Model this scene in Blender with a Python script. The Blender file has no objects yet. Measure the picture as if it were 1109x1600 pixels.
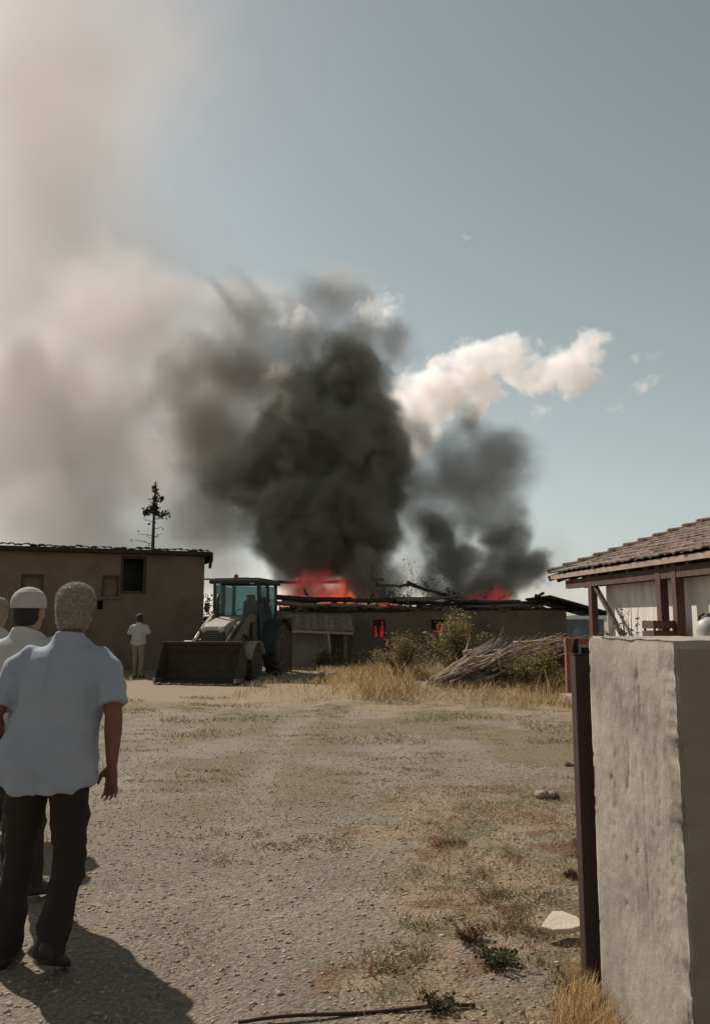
import bpy, bmesh, math, random
import numpy as np
from mathutils import Vector, Matrix, Euler, noise

R = math.radians
random.seed(7)
rng = np.random.default_rng(7)
S = bpy.context.scene
COL = S.collection

# ------------------------------------------------------------------ camera
CAM_Z = 1.57
F = 1250.0                       # focal length in photograph pixels (1109 x 1600)
TH = math.atan(170 / F)          # pitched up a little
cam_d = bpy.data.cameras.new('camera')
cam_d.sensor_fit = 'VERTICAL'
cam_d.sensor_height = 24.0
cam_d.lens = 24.0 * F / 1600.0
cam_d.clip_start = 0.05
cam_d.clip_end = 6000
cam = bpy.data.objects.new('camera', cam_d)
COL.objects.link(cam)
cam.location = (0, 0, CAM_Z)
cam.rotation_euler = (R(90) + TH, 0, 0)
S.camera = cam

# ------------------------------------------------------------------ light
SUN_DIR = Vector((-0.51, 0.61, 0.70)).normalized()      # towards the sun
sun_el = math.asin(SUN_DIR.z)
sun_az = math.atan2(SUN_DIR.x, SUN_DIR.y)                # clockwise from +Y
W = bpy.data.worlds.new('World')
S.world = W
W.use_nodes = True
wn = W.node_tree
bg = wn.nodes['Background']
sky = wn.nodes.new('ShaderNodeTexSky')
sky.sky_type = 'NISHITA'
sky.sun_disc = False
sky.sun_elevation = sun_el
sky.sun_rotation = sun_az
sky.altitude = 900
sky.air_density = 1.0
sky.dust_density = 0.95
sky.ozone_density = 1.0
hs = wn.nodes.new('ShaderNodeHueSaturation')
hs.inputs['Hue'].default_value = 0.455
hs.inputs['Saturation'].default_value = 0.42
wn.links.new(sky.outputs[0], hs.inputs['Color'])
tint = wn.nodes.new('ShaderNodeMix')
tint.data_type = 'RGBA'
tint.blend_type = 'MULTIPLY'
tint.inputs[0].default_value = 1.0
tint.inputs[7].default_value = (1.03, 0.985, 0.93, 1)
wn.links.new(hs.outputs[0], tint.inputs[6])
wn.links.new(tint.outputs[2], bg.inputs[0])
bg.inputs[1].default_value = 0.066
sl = bpy.data.lights.new('sun', 'SUN')
sl.energy = 4.2
sl.angle = R(0.53)
sl.color = (1.0, 0.92, 0.845)
sun = bpy.data.objects.new('sun', sl)
COL.objects.link(sun)
sun.rotation_euler = SUN_DIR.to_track_quat('Z', 'Y').to_euler()
sun.location = (-20, 10, 40)

S.view_settings.view_transform = 'Standard'
S.view_settings.look = 'None'
S.view_settings.exposure = 0.42
S.view_settings.gamma = 1.0
S.render.engine = 'CYCLES'
S.cycles.use_denoising = True
S.cycles.volume_bounces = 3
S.cycles.max_bounces = 6
S.cycles.diffuse_bounces = 3
S.cycles.glossy_bounces = 3
S.cycles.transmission_bounces = 6
S.cycles.transparent_max_bounces = 12
S.cycles.volume_step_rate = 1.0
S.cycles.volume_max_steps = 256


# ------------------------------------------------------------------ planning
def at(px, py, Y):
    """point seen at photograph pixel (px, py) that stands at distance Y"""
    a = (px - 554.5) / F
    b = -(py - 800) / F
    dy = math.cos(TH) - b * math.sin(TH)
    dz = math.sin(TH) + b * math.cos(TH)
    return Vector((a * Y / dy, Y, CAM_Z + dz * Y / dy))


def gnd(px, py):
    b = -(py - 800) / F
    dy = math.cos(TH) - b * math.sin(TH)
    dz = math.sin(TH) + b * math.cos(TH)
    return at(px, py, -CAM_Z * dy / dz)


# ------------------------------------------------------------------ materials
MATS = {}


def mat(name, c1, c2=None, scale=4.0, rough=0.85, bump=0.0, bscale=30.0, metal=0.0, detail=6.0,
        stretch=(1, 1, 1), c3=None, s3=1.2, w3=(0.52, 0.66), spec=0.3, bdist=0.02, coords='Object'):
    if name in MATS:
        return MATS[name]
    m = bpy.data.materials.new(name)
    m.use_nodes = True
    nt = m.node_tree
    p = nt.nodes['Principled BSDF']
    p.inputs['Roughness'].default_value = rough
    p.inputs['Metallic'].default_value = metal
    p.inputs['Specular IOR Level'].default_value = spec
    tc = nt.nodes.new('ShaderNodeTexCoord')
    mp = nt.nodes.new('ShaderNodeMapping')
    mp.inputs['Scale'].default_value = stretch
    nt.links.new(tc.outputs[coords], mp.inputs[0])
    vec = mp.outputs[0]
    c2 = c2 or tuple(x * 0.75 for x in c1)
    n1 = nt.nodes.new('ShaderNodeTexNoise')
    n1.inputs['Scale'].default_value = scale
    n1.inputs['Detail'].default_value = detail
    n1.inputs['Roughness'].default_value = 0.65
    nt.links.new(vec, n1.inputs['Vector'])
    r1 = nt.nodes.new('ShaderNodeValToRGB')
    r1.color_ramp.elements[0].position = 0.32
    r1.color_ramp.elements[1].position = 0.68
    r1.color_ramp.elements[0].color = (*c2, 1)
    r1.color_ramp.elements[1].color = (*c1, 1)
    nt.links.new(n1.outputs['Fac'], r1.inputs[0])
    out = r1.outputs[0]
    if c3:
        n3 = nt.nodes.new('ShaderNodeTexNoise')
        n3.inputs['Scale'].default_value = s3
        n3.inputs['Detail'].default_value = 8
        n3.inputs['Roughness'].default_value = 0.7
        nt.links.new(vec, n3.inputs['Vector'])
        r3 = nt.nodes.new('ShaderNodeValToRGB')
        r3.color_ramp.elements[0].position = w3[0]
        r3.color_ramp.elements[1].position = w3[1]
        nt.links.new(n3.outputs['Fac'], r3.inputs[0])
        mx = nt.nodes.new('ShaderNodeMix')
        mx.data_type = 'RGBA'
        nt.links.new(r3.outputs[0], mx.inputs[0])
        nt.links.new(out, mx.inputs[6])
        mx.inputs[7].default_value = (*c3, 1)
        out = mx.outputs[2]
    nt.links.new(out, p.inputs['Base Color'])
    if bump > 0:
        nb = nt.nodes.new('ShaderNodeTexNoise')
        nb.inputs['Scale'].default_value = bscale
        nb.inputs['Detail'].default_value = 8
        nb.inputs['Roughness'].default_value = 0.65
        nt.links.new(vec, nb.inputs['Vector'])
        b = nt.nodes.new('ShaderNodeBump')
        b.inputs['Strength'].default_value = bump
        b.inputs['Distance'].default_value = bdist
        nt.links.new(nb.outputs['Fac'], b.inputs['Height'])
        nt.links.new(b.outputs[0], p.inputs['Normal'])
    MATS[name] = m
    return m


def emit_mat(name, c_low, c_high, strength, scale, ragged=False):
    m = bpy.data.materials.new(name)
    m.use_nodes = True
    nt = m.node_tree
    nt.nodes.remove(nt.nodes['Principled BSDF'])
    tc = nt.nodes.new('ShaderNodeTexCoord')
    n = nt.nodes.new('ShaderNodeTexNoise')
    n.inputs['Scale'].default_value = scale
    n.inputs['Detail'].default_value = 5
    nt.links.new(tc.outputs['Object'], n.inputs['Vector'])
    r = nt.nodes.new('ShaderNodeValToRGB')
    r.color_ramp.elements[0].position = 0.38
    r.color_ramp.elements[1].position = 0.66
    r.color_ramp.elements[0].color = (*c_low, 1)
    r.color_ramp.elements[1].color = (*c_high, 1)
    nt.links.new(n.outputs['Fac'], r.inputs[0])
    e = nt.nodes.new('ShaderNodeEmission')
    e.inputs[1].default_value = strength
    nt.links.new(r.outputs[0], e.inputs[0])
    if not ragged:
        nt.links.new(e.outputs[0], nt.nodes['Material Output'].inputs['Surface'])
        return m
    n2 = nt.nodes.new('ShaderNodeTexNoise')
    n2.inputs['Scale'].default_value = scale * 1.7
    n2.inputs['Detail'].default_value = 6
    mp = nt.nodes.new('ShaderNodeMapping')
    mp.inputs['Scale'].default_value = (1, 1, 0.45)
    nt.links.new(tc.outputs['Object'], mp.inputs[0])
    nt.links.new(mp.outputs[0], n2.inputs['Vector'])
    r2 = nt.nodes.new('ShaderNodeValToRGB')
    r2.color_ramp.elements[0].position = 0.36
    r2.color_ramp.elements[1].position = 0.62
    r2.color_ramp.elements[0].color = (0.0,) * 3 + (1,)
    r2.color_ramp.elements[1].color = (0.6,) * 3 + (1,)
    nt.links.new(n2.outputs['Fac'], r2.inputs[0])
    tr = nt.nodes.new('ShaderNodeBsdfTransparent')
    mx = nt.nodes.new('ShaderNodeMixShader')
    nt.links.new(r2.outputs[0], mx.inputs[0])
    nt.links.new(tr.outputs[0], mx.inputs[1])
    nt.links.new(e.outputs[0], mx.inputs[2])
    nt.links.new(mx.outputs[0], nt.nodes['Material Output'].inputs['Surface'])
    return m


def attr_mat(name, rough=0.9, transl=0.25):
    """colour read from the 'Col' attribute (each blade or leaf has its own colour)"""
    m = bpy.data.materials.new(name)
    m.use_nodes = True
    nt = m.node_tree
    p = nt.nodes['Principled BSDF']
    p.inputs['Roughness'].default_value = rough
    p.inputs['Specular IOR Level'].default_value = 0.2
    a = nt.nodes.new('ShaderNodeAttribute')
    a.attribute_name = 'Col'
    nt.links.new(a.outputs['Color'], p.inputs['Base Color'])
    t = nt.nodes.new('ShaderNodeBsdfTranslucent')
    nt.links.new(a.outputs['Color'], t.inputs[0])
    mx = nt.nodes.new('ShaderNodeMixShader')
    mx.inputs[0].default_value = transl
    nt.links.new(p.outputs[0], mx.inputs[1])
    nt.links.new(t.outputs[0], mx.inputs[2])
    nt.links.new(mx.outputs[0], nt.nodes['Material Output'].inputs['Surface'])
    return m


# ------------------------------------------------------------------ objects
def tag(o, label=None, cat=None, group=None, kind=None):
    if label: o['label'] = label
    if cat: o['category'] = cat
    if group: o['group'] = group
    if kind: o['kind'] = kind
    return o


def empty(name, loc=(0, 0, 0), rz=0.0, label=None, cat=None, group=None):
    o = bpy.data.objects.new(name, None)
    o.empty_display_size = 0.2
    COL.objects.link(o)
    o.location = loc
    o.rotation_euler = (0, 0, rz)
    return tag(o, label, cat, group)


def link(name, me, m=None, parent=None):
    o = bpy.data.objects.new(name, me)
    COL.objects.link(o)
    if m and not me.materials: me.materials.append(m)
    if parent: o.parent = parent
    return o


def copy_tree(o, parent=None):
    c = o.copy()
    COL.objects.link(c)
    c.parent = parent
    for ch in [x for x in o.children]:
        copy_tree(ch, c)
    return c


class MB:
    def __init__(s):
        s.v = []; s.f = []

    def add(s, vs, fs):
        n = len(s.v)
        s.v += [tuple(v) for v in vs]
        s.f += [tuple(i + n for i in f) for f in fs]
        return s

    def box(s, c, size, rot=None, taper=1.0, jit=0.0):
        x, y, z = (q / 2 for q in size)
        vs = []
        for k in (-1, 1):
            t = taper if k > 0 else 1.0
            for (i, j) in ((-1, -1), (1, -1), (1, 1), (-1, 1)):
                p = Vector((i * x * t, j * y * t, k * z))
                if jit: p += Vector((random.uniform(-jit, jit) for _ in range(3)))
                if rot is not None: p = rot @ p
                vs.append(p + Vector(c))
        return s.add(vs, [(3, 2, 1, 0), (4, 5, 6, 7), (0, 1, 5, 4), (1, 2, 6, 5), (2, 3, 7, 6), (3, 0, 4, 7)])

    def beam(s, a, b, w, h, up=(0, 0, 1)):
        a, b = Vector(a), Vector(b)
        d = (b - a)
        y = d.normalized()
        x = y.cross(Vector(up))
        if x.length < 1e-4: x = Vector((1, 0, 0))
        x.normalize()
        z = x.cross(y)
        rot = Matrix((x, y, z)).transposed()
        return s.box((a + b) / 2, (w, d.length, h), rot)

    def loft(s, rings, cap=True):
        n = len(rings[0])
        vs = [p for r in rings for p in r]
        fs = []
        for i in range(len(rings) - 1):
            for j in range(n):
                k = (j + 1) % n
                fs.append((i * n + j, i * n + k, (i + 1) * n + k, (i + 1) * n + j))
        if cap:
            fs.append(tuple(reversed(range(n))))
            fs.append(tuple(range((len(rings) - 1) * n, len(rings) * n)))
        return s.add(vs, fs)

    def tube(s, pts, radii, n=8, cap=True, ref=None, flat=1.0):
        """flat: ratio of the second axis; ref: direction of the first (wide) axis"""
        pts = [Vector(p) for p in pts]
        if not hasattr(radii, '__len__'): radii = [radii] * len(pts)
        rings = []
        prev = Vector(ref) if ref is not None else None
        for i, p in enumerate(pts):
            t = (pts[min(i + 1, len(pts) - 1)] - pts[max(i - 1, 0)])
            t.normalize()
            if prev is None:
                prev = Vector((0, 0, 1)) if abs(t.z) < 0.9 else Vector((1, 0, 0))
            x = prev - t * prev.dot(t)
            if x.length < 1e-5: x = t.orthogonal()
            x.normalize()
            y = t.cross(x)
            prev = x
            rings.append([p + x * (radii[i] * math.cos(2 * math.pi * j / n)) + y * (radii[i] * flat * math.sin(2 * math.pi * j / n)) for j in range(n)])
        return s.loft(rings, cap)

    def lathe(s, prof, n, axis='X', c=(0, 0, 0)):
        """prof: (r, h) ; closed solid when both ends have r ~ 0, otherwise a ring closed on itself"""
        rings = []
        for r, h in prof:
            ring = []
            for j in range(n):
                a = 2 * math.pi * j / n
                if axis == 'X': ring.append(Vector((h, r * math.cos(a), r * math.sin(a))) + Vector(c))
                elif axis == 'Z': ring.append(Vector((r * math.cos(a), r * math.sin(a), h)) + Vector(c))
                else: ring.append(Vector((r * math.sin(a), h, r * math.cos(a))) + Vector(c))
            rings.append(ring)
        return s.loft(rings, True)

    def ell(s, c, r, n=14, m=9, rot=None):
        rings = []
        for i in range(m + 1):
            ph = math.pi * (i + 0.02) / (m + 0.04) - math.pi / 2
            ring = []
            for j in range(n):
                a = 2 * math.pi * j / n
                p = Vector((r[0] * math.cos(ph) * math.cos(a), r[1] * math.cos(ph) * math.sin(a), r[2] * math.sin(ph)))
                if rot is not None: p = rot @ p
                ring.append(p + Vector(c))
            rings.append(ring)
        return s.loft(rings, True)

    def mesh(s, name, bevel=0.0):
        me = bpy.data.meshes.new(name)
        me.from_pydata(s.v, [], s.f)
        bm = bmesh.new()
        bm.from_mesh(me)
        bmesh.ops.recalc_face_normals(bm, faces=bm.faces)
        if bevel > 0:
            es = [e for e in bm.edges if len(e.link_faces) == 2 and e.calc_face_angle(0) > 0.6]
            bmesh.ops.bevel(bm, geom=es, offset=bevel, segments=2, profile=0.6, affect='EDGES', clamp_overlap=True)
        bm.to_mesh(me)
        bm.free()
        me.update()
        return me

    def build(s, name, m, parent=None, smooth=False, bevel=0.0):
        me = s.mesh(name, bevel)
        if smooth:
            me.polygons.foreach_set('use_smooth', [True] * len(me.polygons))
        return link(name, me, m, parent)

    def remesh(s, name, m, parent=None, voxel=0.01, smooth=4, disp=None):
        me = s.mesh(name + '_raw')
        o = bpy.data.objects.new(name + '_raw', me)
        COL.objects.link(o)
        md = o.modifiers.new('r', 'REMESH')
        md.mode = 'VOXEL'
        md.voxel_size = voxel
        if smooth:
            sm = o.modifiers.new('s', 'SMOOTH')
            sm.factor = 0.5
            sm.iterations = smooth
        dg = bpy.context.evaluated_depsgraph_get()
        dg.update()
        me2 = bpy.data.meshes.new_from_object(o.evaluated_get(dg))
        bpy.data.objects.remove(o)
        bpy.data.meshes.remove(me)
        me2.name = name
        if disp: roughen(me2, disp)
        me2.polygons.foreach_set('use_smooth', [True] * len(me2.polygons))
        me2.materials.clear()
        return link(name, me2, m, parent)


def roughen(me, fn):
    nrm = [v.normal.copy() for v in me.vertices]
    for v, n in zip(me.vertices, nrm):
        v.co = v.co + n * fn(v.co)
    me.update()


def fbm(p, o=4):
    return noise.fractal(p, 0.8, 2.1, o)


def arrays_mesh(name, verts, faces, cols=None, smooth=False):
    """fast mesh from numpy: verts (N,3), faces (M,k)"""
    me = bpy.data.meshes.new(name)
    n, (m, k) = len(verts), faces.shape
    me.vertices.add(n)
    me.vertices.foreach_set('co', verts.astype(np.float32).ravel())
    me.loops.add(m * k)
    me.loops.foreach_set('vertex_index', faces.astype(np.int32).ravel())
    me.polygons.add(m)
    me.polygons.foreach_set('loop_start', np.arange(0, m * k, k, dtype=np.int32))
    me.update(calc_edges=True)
    me.validate()
    if cols is not None:
        a = me.color_attributes.new('Col', 'FLOAT_COLOR', 'POINT')
        c4 = np.ones((n, 4), np.float32)
        c4[:, :3] = cols
        a.data.foreach_set('color', c4.ravel())
    if smooth: me.polygons.foreach_set('use_smooth', [True] * m)
    return me


def wall_mesh(mb, x0, x1, z0, z1, y0, t, holes, cuts=0.0):
    """a wall from (x0,z0) to (x1,z1), front at y0, thickness t, rectangular holes (a,b,c,d) cut right through"""
    xs = sorted({x0, x1, *[h[0] for h in holes], *[h[1] for h in holes]})
    zs = sorted({z0, z1, *[h[2] for h in holes], *[h[3] for h in holes]})
    def hole(i, j):
        if i < 0 or j < 0 or i >= len(xs) - 1 or j >= len(zs) - 1: return True
        cx, cz = (xs[i] + xs[i + 1]) / 2, (zs[j] + zs[j + 1]) / 2
        return any(a < cx < b and c < cz < d for a, b, c, d in holes)
    for i in range(len(xs) - 1):
        for j in range(len(zs) - 1):
            if hole(i, j): continue
            a, b, c, d = xs[i], xs[i + 1], zs[j], zs[j + 1]
            y1 = y0 + t
            mb.add([(a, y0, c), (b, y0, c), (b, y0, d), (a, y0, d)], [(0, 1, 2, 3)])
            mb.add([(a, y1, c), (b, y1, c), (b, y1, d), (a, y1, d)], [(3, 2, 1, 0)])
            if hole(i - 1, j): mb.add([(a, y0, c), (a, y0, d), (a, y1, d), (a, y1, c)], [(0, 1, 2, 3)])
            if hole(i + 1, j): mb.add([(b, y0, c), (b, y1, c), (b, y1, d), (b, y0, d)], [(0, 1, 2, 3)])
            if hole(i, j - 1): mb.add([(a, y0, c), (a, y1, c), (b, y1, c), (b, y0, c)], [(0, 1, 2, 3)])
            if hole(i, j + 1): mb.add([(a, y0, d), (b, y0, d), (b, y1, d), (a, y1, d)], [(0, 1, 2, 3)])
    return mb


def weld(o):
    bm = bmesh.new(); bm.from_mesh(o.data)
    bmesh.ops.remove_doubles(bm, verts=bm.verts, dist=0.0005)
    bmesh.ops.recalc_face_normals(bm, faces=bm.faces)
    bm.to_mesh(o.data); bm.free()


# ================================================================== GROUND
def sstep(a, b, x):
    t = min(1, max(0, (x - a) / (b - a)))
    return t * t * (3 - 2 * t)


def ground_z(x, y):
    if y > 40 or abs(x) > 25 or y < -3: return 0.0
    z = 0.018 * noise.noise(Vector((x * 0.7, y * 0.7, 3.0))) + 0.008 * noise.noise(Vector((x * 3.1, y * 3.1, 9.0)))
    cl = -1.1 - .13 * y + .006 * y * y
    z -= .022 * max(math.exp(-((x - cl - q) / .2) ** 2) for q in (-.8, .8)) * sstep(22, 16, y)
    z += 0.22 * sstep(15.0, 18.0, y) * sstep(-1.0, 1.6, x) * sstep(24, 20, y)      # low bank below the fire
    return z


def cover(x, y):
    """(straw, green, litter) weights of the ground cover"""
    n1 = 0.5 + 0.6 * fbm(Vector((x * 0.55, y * 0.55, 1.0)))
    n2 = 0.5 + 0.6 * fbm(Vector((x * 1.4, y * 0.9, 7.0)))
    n3 = 0.5 + 0.6 * fbm(Vector((x * 2.6, y * 2.0, 12.0)))
    far = sstep(12.0, 16.5, y + 2.2 * (n1 - 0.5) + 0.25 * x)
    right = sstep(0.0, 0.7, x + 0.15 + 1.1 * (n2 - 0.5)) * sstep(9.0, 6.0, y)
    straw = max(far, right * sstep(0.2, 0.5, n2 * 0.6 + n3 * 0.4), 0.8 * sstep(0.62, 0.8, n2) * sstep(7, 14, y))
    green = sstep(0.3, 0.62, n1) * sstep(4.6, 8.0, y) * sstep(18, 14, y) * 0.82
    green = max(green, right * sstep(0.5, 0.7, n3) * 0.9)
    cl = -1.1 - .13 * y + .006 * y * y
    rut = max(math.exp(-((x - cl - q) / .22) ** 2) for q in (-.8, .8)) * (.6 + .5 * n2)
    green *= 1 - .8 * min(1, rut); straw = straw * (1 - .6 * min(1, rut)) if y < 16 else straw
    litter = sstep(0.5, 0.72, 1 - n3) * (0.25 + 0.75 * right) * sstep(17, 12, y)
    return straw, green, litter


def axis(a, b, step, outs):
    c = list(np.arange(a, b + 1e-6, step))
    return [-o for o in reversed(outs[0])] + c + outs[1]


gx = axis(-9.0, 9.0, 0.12, ([2500, 900, 300, 120, 60, 35, 22, 15, 11.5], [11.5, 15, 22, 35, 60, 120, 300, 900, 2500]))
gy = [-400, -100, -30, -10, -3, 0, 1.5] + list(np.arange(2.4, 12, 0.08)) + list(np.arange(12, 30, 0.2)) + [31, 33, 36, 40, 50, 70, 110, 200, 400, 900, 2000, 4500]
GV = []; GC = []
for y in gy:
    for x in gx:
        GV.append((x, y, ground_z(x, y)))
        if -30 < x < 30 and 0 < y < 45: GC.append(cover(x, y))
        else: GC.append((1.0, 0.3, 0.0))
nx = len(gx)
ii = np.arange(len(gy) - 1)[:, None] * nx + np.arange(nx - 1)[None, :]
GF = np.stack([ii, ii + 1, ii + nx + 1, ii + nx], -1).reshape(-1, 4)
gm = arrays_mesh('ground', np.array(GV), GF, np.array(GC), True)

m = bpy.data.materials.new('dirt_and_gravel')
m.use_nodes = True
nt = m.node_tree
P = nt.nodes['Principled BSDF']
P.inputs['Roughness'].default_value = 0.95
P.inputs['Specular IOR Level'].default_value = 0.15
tc = nt.nodes.new('ShaderNodeTexCoord')


def N(kind, **kw):
    n = nt.nodes.new(kind)
    for k, v in kw.items():
        if hasattr(n, k): setattr(n, k, v)
        else: n.inputs[k].default_value = v
    return n


def noise_n(scale, detail=6, rough=0.65):
    n = N('ShaderNodeTexNoise', Scale=scale, Detail=detail, Roughness=rough)
    nt.links.new(tc.outputs['Object'], n.inputs['Vector'])
    return n


def ramp_n(src, *els):
    r = nt.nodes.new('ShaderNodeValToRGB')
    while len(r.color_ramp.elements) < len(els): r.color_ramp.elements.new(0.5)
    for e, (p, c) in zip(r.color_ramp.elements, els):
        e.position = p
        e.color = (*c, 1) if hasattr(c, '__len__') else (c, c, c, 1)
    nt.links.new(src, r.inputs[0])
    return r.outputs[0]


def mix_n(f, a, b, mode='MIX'):
    x = nt.nodes.new('ShaderNodeMix')
    x.data_type = 'RGBA'
    x.blend_type = mode
    for sck, val in ((x.inputs[0], f), (x.inputs[6], a), (x.inputs[7], b)):
        if hasattr(val, 'is_linked'): nt.links.new(val, sck)
        elif hasattr(val, '__len__'): sck.default_value = (*val, 1)
        else: sck.default_value = val
    return x.outputs[2]


def vor_n(scale):
    v = nt.nodes.new('ShaderNodeTexVoronoi')
    v.inputs['Scale'].default_value = scale
    nt.links.new(tc.outputs['Object'], v.inputs['Vector'])
    return v


big = noise_n(0.8, 8)
dirt = ramp_n(big.outputs['Fac'], (0.3, (0.215, 0.178, 0.138)), (0.7, (0.315, 0.264, 0.208)))
fine = noise_n(26, 10, 0.78)
dirt = mix_n(0.75, dirt, ramp_n(fine.outputs['Fac'], (0.32, 0.3), (0.7, 1.4)), 'MULTIPLY')
v1 = vor_n(75)
peb = ramp_n(v1.outputs['Color'], (0.1, (0.62, 0.6, 0.58)), (0.9, (1.35, 1.3, 1.22)))
dirt = mix_n(0.55, dirt, peb, 'MULTIPLY')
ca = nt.nodes.new('ShaderNodeAttribute')
ca.attribute_name = 'Col'
sep = nt.nodes.new('ShaderNodeSeparateColor')
nt.links.new(ca.outputs['Color'], sep.inputs[0])
brk = noise_n(22, 8, 0.75)


def masked(sock, lo, hi):
    a = nt.nodes.new('ShaderNodeMath'); a.operation = 'MULTIPLY_ADD'
    nt.links.new(brk.outputs['Fac'], a.inputs[0]); a.inputs[1].default_value = 1.1
    b = nt.nodes.new('ShaderNodeMath'); b.operation = 'SUBTRACT'
    nt.links.new(sock, b.inputs[0]); b.inputs[1].default_value = 0.55
    nt.links.new(b.outputs[0], a.inputs[2])
    return ramp_n(a.outputs[0], (lo, 0.0), (hi, 1.0))


straw_c = ramp_n(fine.outputs['Fac'], (0.3, (0.17, 0.122, 0.078)), (0.7, (0.385, 0.295, 0.195)))
green_c = ramp_n(fine.outputs['Fac'], (0.3, (0.085, 0.072, 0.038)), (0.7, (0.27, 0.228, 0.15)))
lit_c = ramp_n(fine.outputs['Fac'], (0.3, (0.09, 0.05, 0.028)), (0.7, (0.27, 0.165, 0.1)))
gcol = mix_n(masked(sep.outputs[0], 0.25, 0.6), dirt, straw_c)
gcol = mix_n(masked(sep.outputs[1], 0.3, 0.7), gcol, green_c)
gcol = mix_n(masked(sep.outputs[2], 0.35, 0.75), gcol, lit_c)
nt.links.new(gcol, P.inputs['Base Color'])
bh = nt.nodes.new('ShaderNodeMath'); bh.operation = 'ADD'
nt.links.new(fine.outputs['Fac'], bh.inputs[0])
v2 = vor_n(48)
vm = nt.nodes.new('ShaderNodeMath'); vm.operation = 'MULTIPLY'
nt.links.new(v2.outputs['Distance'], vm.inputs[0]); vm.inputs[1].default_value = -0.5
nt.links.new(vm.outputs[0], bh.inputs[1])
bp = nt.nodes.new('ShaderNodeBump')
bp.inputs['Strength'].default_value = 0.75
bp.inputs['Distance'].default_value = 0.032
nt.links.new(bh.outputs[0], bp.inputs['Height'])
nt.links.new(bp.outputs[0], P.inputs['Normal'])
tag(link('ground', gm, m), kind='structure')

# ================================================================== shared materials
M_adobe = mat('adobe_plaster', (0.2, 0.148, 0.108), (0.155, 0.115, 0.085), 0.9, 0.95, 0.5, 9, c3=(0.105, 0.085, 0.055), s3=0.5, w3=(0.48, 0.66))
M_adobe2 = mat('adobe_patch', (0.165, 0.122, 0.09), (0.12, 0.092, 0.07), 2.5, 0.95, 0.6, 14)
M_char = mat('charred_wood', (0.055, 0.042, 0.034), (0.018, 0.015, 0.013), 7, 0.9, 0.5, 30)
M_soot = mat('sooty_wall', (0.2, 0.15, 0.105), (0.09, 0.07, 0.052), 0.55, 0.95, 0.6, 8, c3=(0.2, 0.16, 0.12), s3=0.9, w3=(0.55, 0.72))
M_oldtile = mat('weathered_tile', (0.2, 0.14, 0.1), (0.09, 0.07, 0.055), 6, 0.9, 0.4, 40)
M_tile = mat('clay_tile', (0.27, 0.18, 0.135), (0.16, 0.115, 0.09), 3.5, 0.9, 0.4, 40, c3=(0.23, 0.195, 0.155), s3=5)
M_wood = mat('old_timber', (0.22, 0.165, 0.12), (0.12, 0.09, 0.065), 6, 0.85, 0.4, 40, stretch=(1, 1, 1))
M_redwood = mat('red_painted_timber', (0.125, 0.06, 0.046), (0.075, 0.038, 0.03), 5, 0.75, 0.4, 40)
M_darkwood = mat('dark_timber', (0.12, 0.07, 0.05), (0.06, 0.04, 0.03), 5, 0.85, 0.4, 30)
M_pale = mat('pale_stick', (0.42, 0.34, 0.26), (0.25, 0.19, 0.14), 5, 0.85, 0.3, 40)
M_rust = mat('rusty_steel', (0.3, 0.115, 0.07), (0.17, 0.075, 0.05), 9, 0.8, 0.3, 50)
M_darksteel = mat('dark_red_steel', (0.05, 0.026, 0.021), (0.03, 0.018, 0.015), 5, 0.6, 0.2, 40, c3=(0.075, 0.034, 0.024), s3=6, w3=(0.58, 0.7))
M_black = mat('black_void', (0.012, 0.012, 0.011), (0.008, 0.008, 0.007), 3, 0.9)
M_white_wall = mat('whitewashed_wall', (0.72, 0.68, 0.6), (0.55, 0.5, 0.43), 1.5, 0.9, 0.3, 12, stretch=(2.2, 2.2, 0.35), c3=(0.4, 0.34, 0.27), s3=2.0, w3=(0.56, 0.72))
M_dkgreen = mat('interior_shade', (0.02, 0.03, 0.024), (0.035, 0.04, 0.03), 2, 0.5)  # near-black green, stands in for the shade inside the window
M_grey = mat('grey_concrete', (0.34, 0.31, 0.26), (0.22, 0.2, 0.17), 4, 0.95, 0.5, 20)

hv = []; n_h = 160
for k in range(n_h + 1):
    x = -1600 + 3200 * k / n_h
    h_ = 16 + 12 * noise.noise(Vector((x * .004, 2, 5))) + 4 * noise.noise(Vector((x * .02, 1, 5)))
    for (dy, q) in ((0, 0), (60, .55), (140, 1.0), (420, 0)): hv.append((x, 1700 + dy + 40 * noise.noise(Vector((x * .003, 7, dy))), -1 + h_ * q))
hf = [(k * 4 + i, (k + 1) * 4 + i, (k + 1) * 4 + i + 1, k * 4 + i + 1) for k in range(n_h) for i in range(3)]
tag(link('hills', arrays_mesh('hills', np.array(hv, float), np.array(hf), None, True), mat('far_scrub', (0.13, 0.135, 0.12), (0.09, 0.1, 0.09), .02, .95)), kind='structure')

# ================================================================== LEFT BUILDING
bA = Vector((-5.05, 26.9, 0)); bB = Vector((-10.9, 24.6, 0))
ang = math.atan2(bA.y - bB.y, bA.x - bB.x)
L = 11.5
lb = empty('adobe_building', bA, ang, 'long flat roofed adobe building with one dark window opening', 'building')


def lbx(px, py):
    """(x, z) on the facade of the left building for a photograph pixel"""
    a = (px - 554.5) / F; b = -(py - 800) / F
    d = Vector((a, math.cos(TH) - b * math.sin(TH), math.sin(TH) + b * math.cos(TH)))
    u = Vector((math.cos(ang), math.sin(ang), 0)); n = Vector((-u.y, u.x, 0))
    t = bA.dot(n) / d.dot(n)
    p = d * t
    return (p - bA).dot(u), p.z + CAM_Z


def lrect(a, b, c, d):
    x0, z1 = lbx(a, b); x1, z0 = lbx(c, d)
    return (x0, x1, z0, z1)


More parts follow.
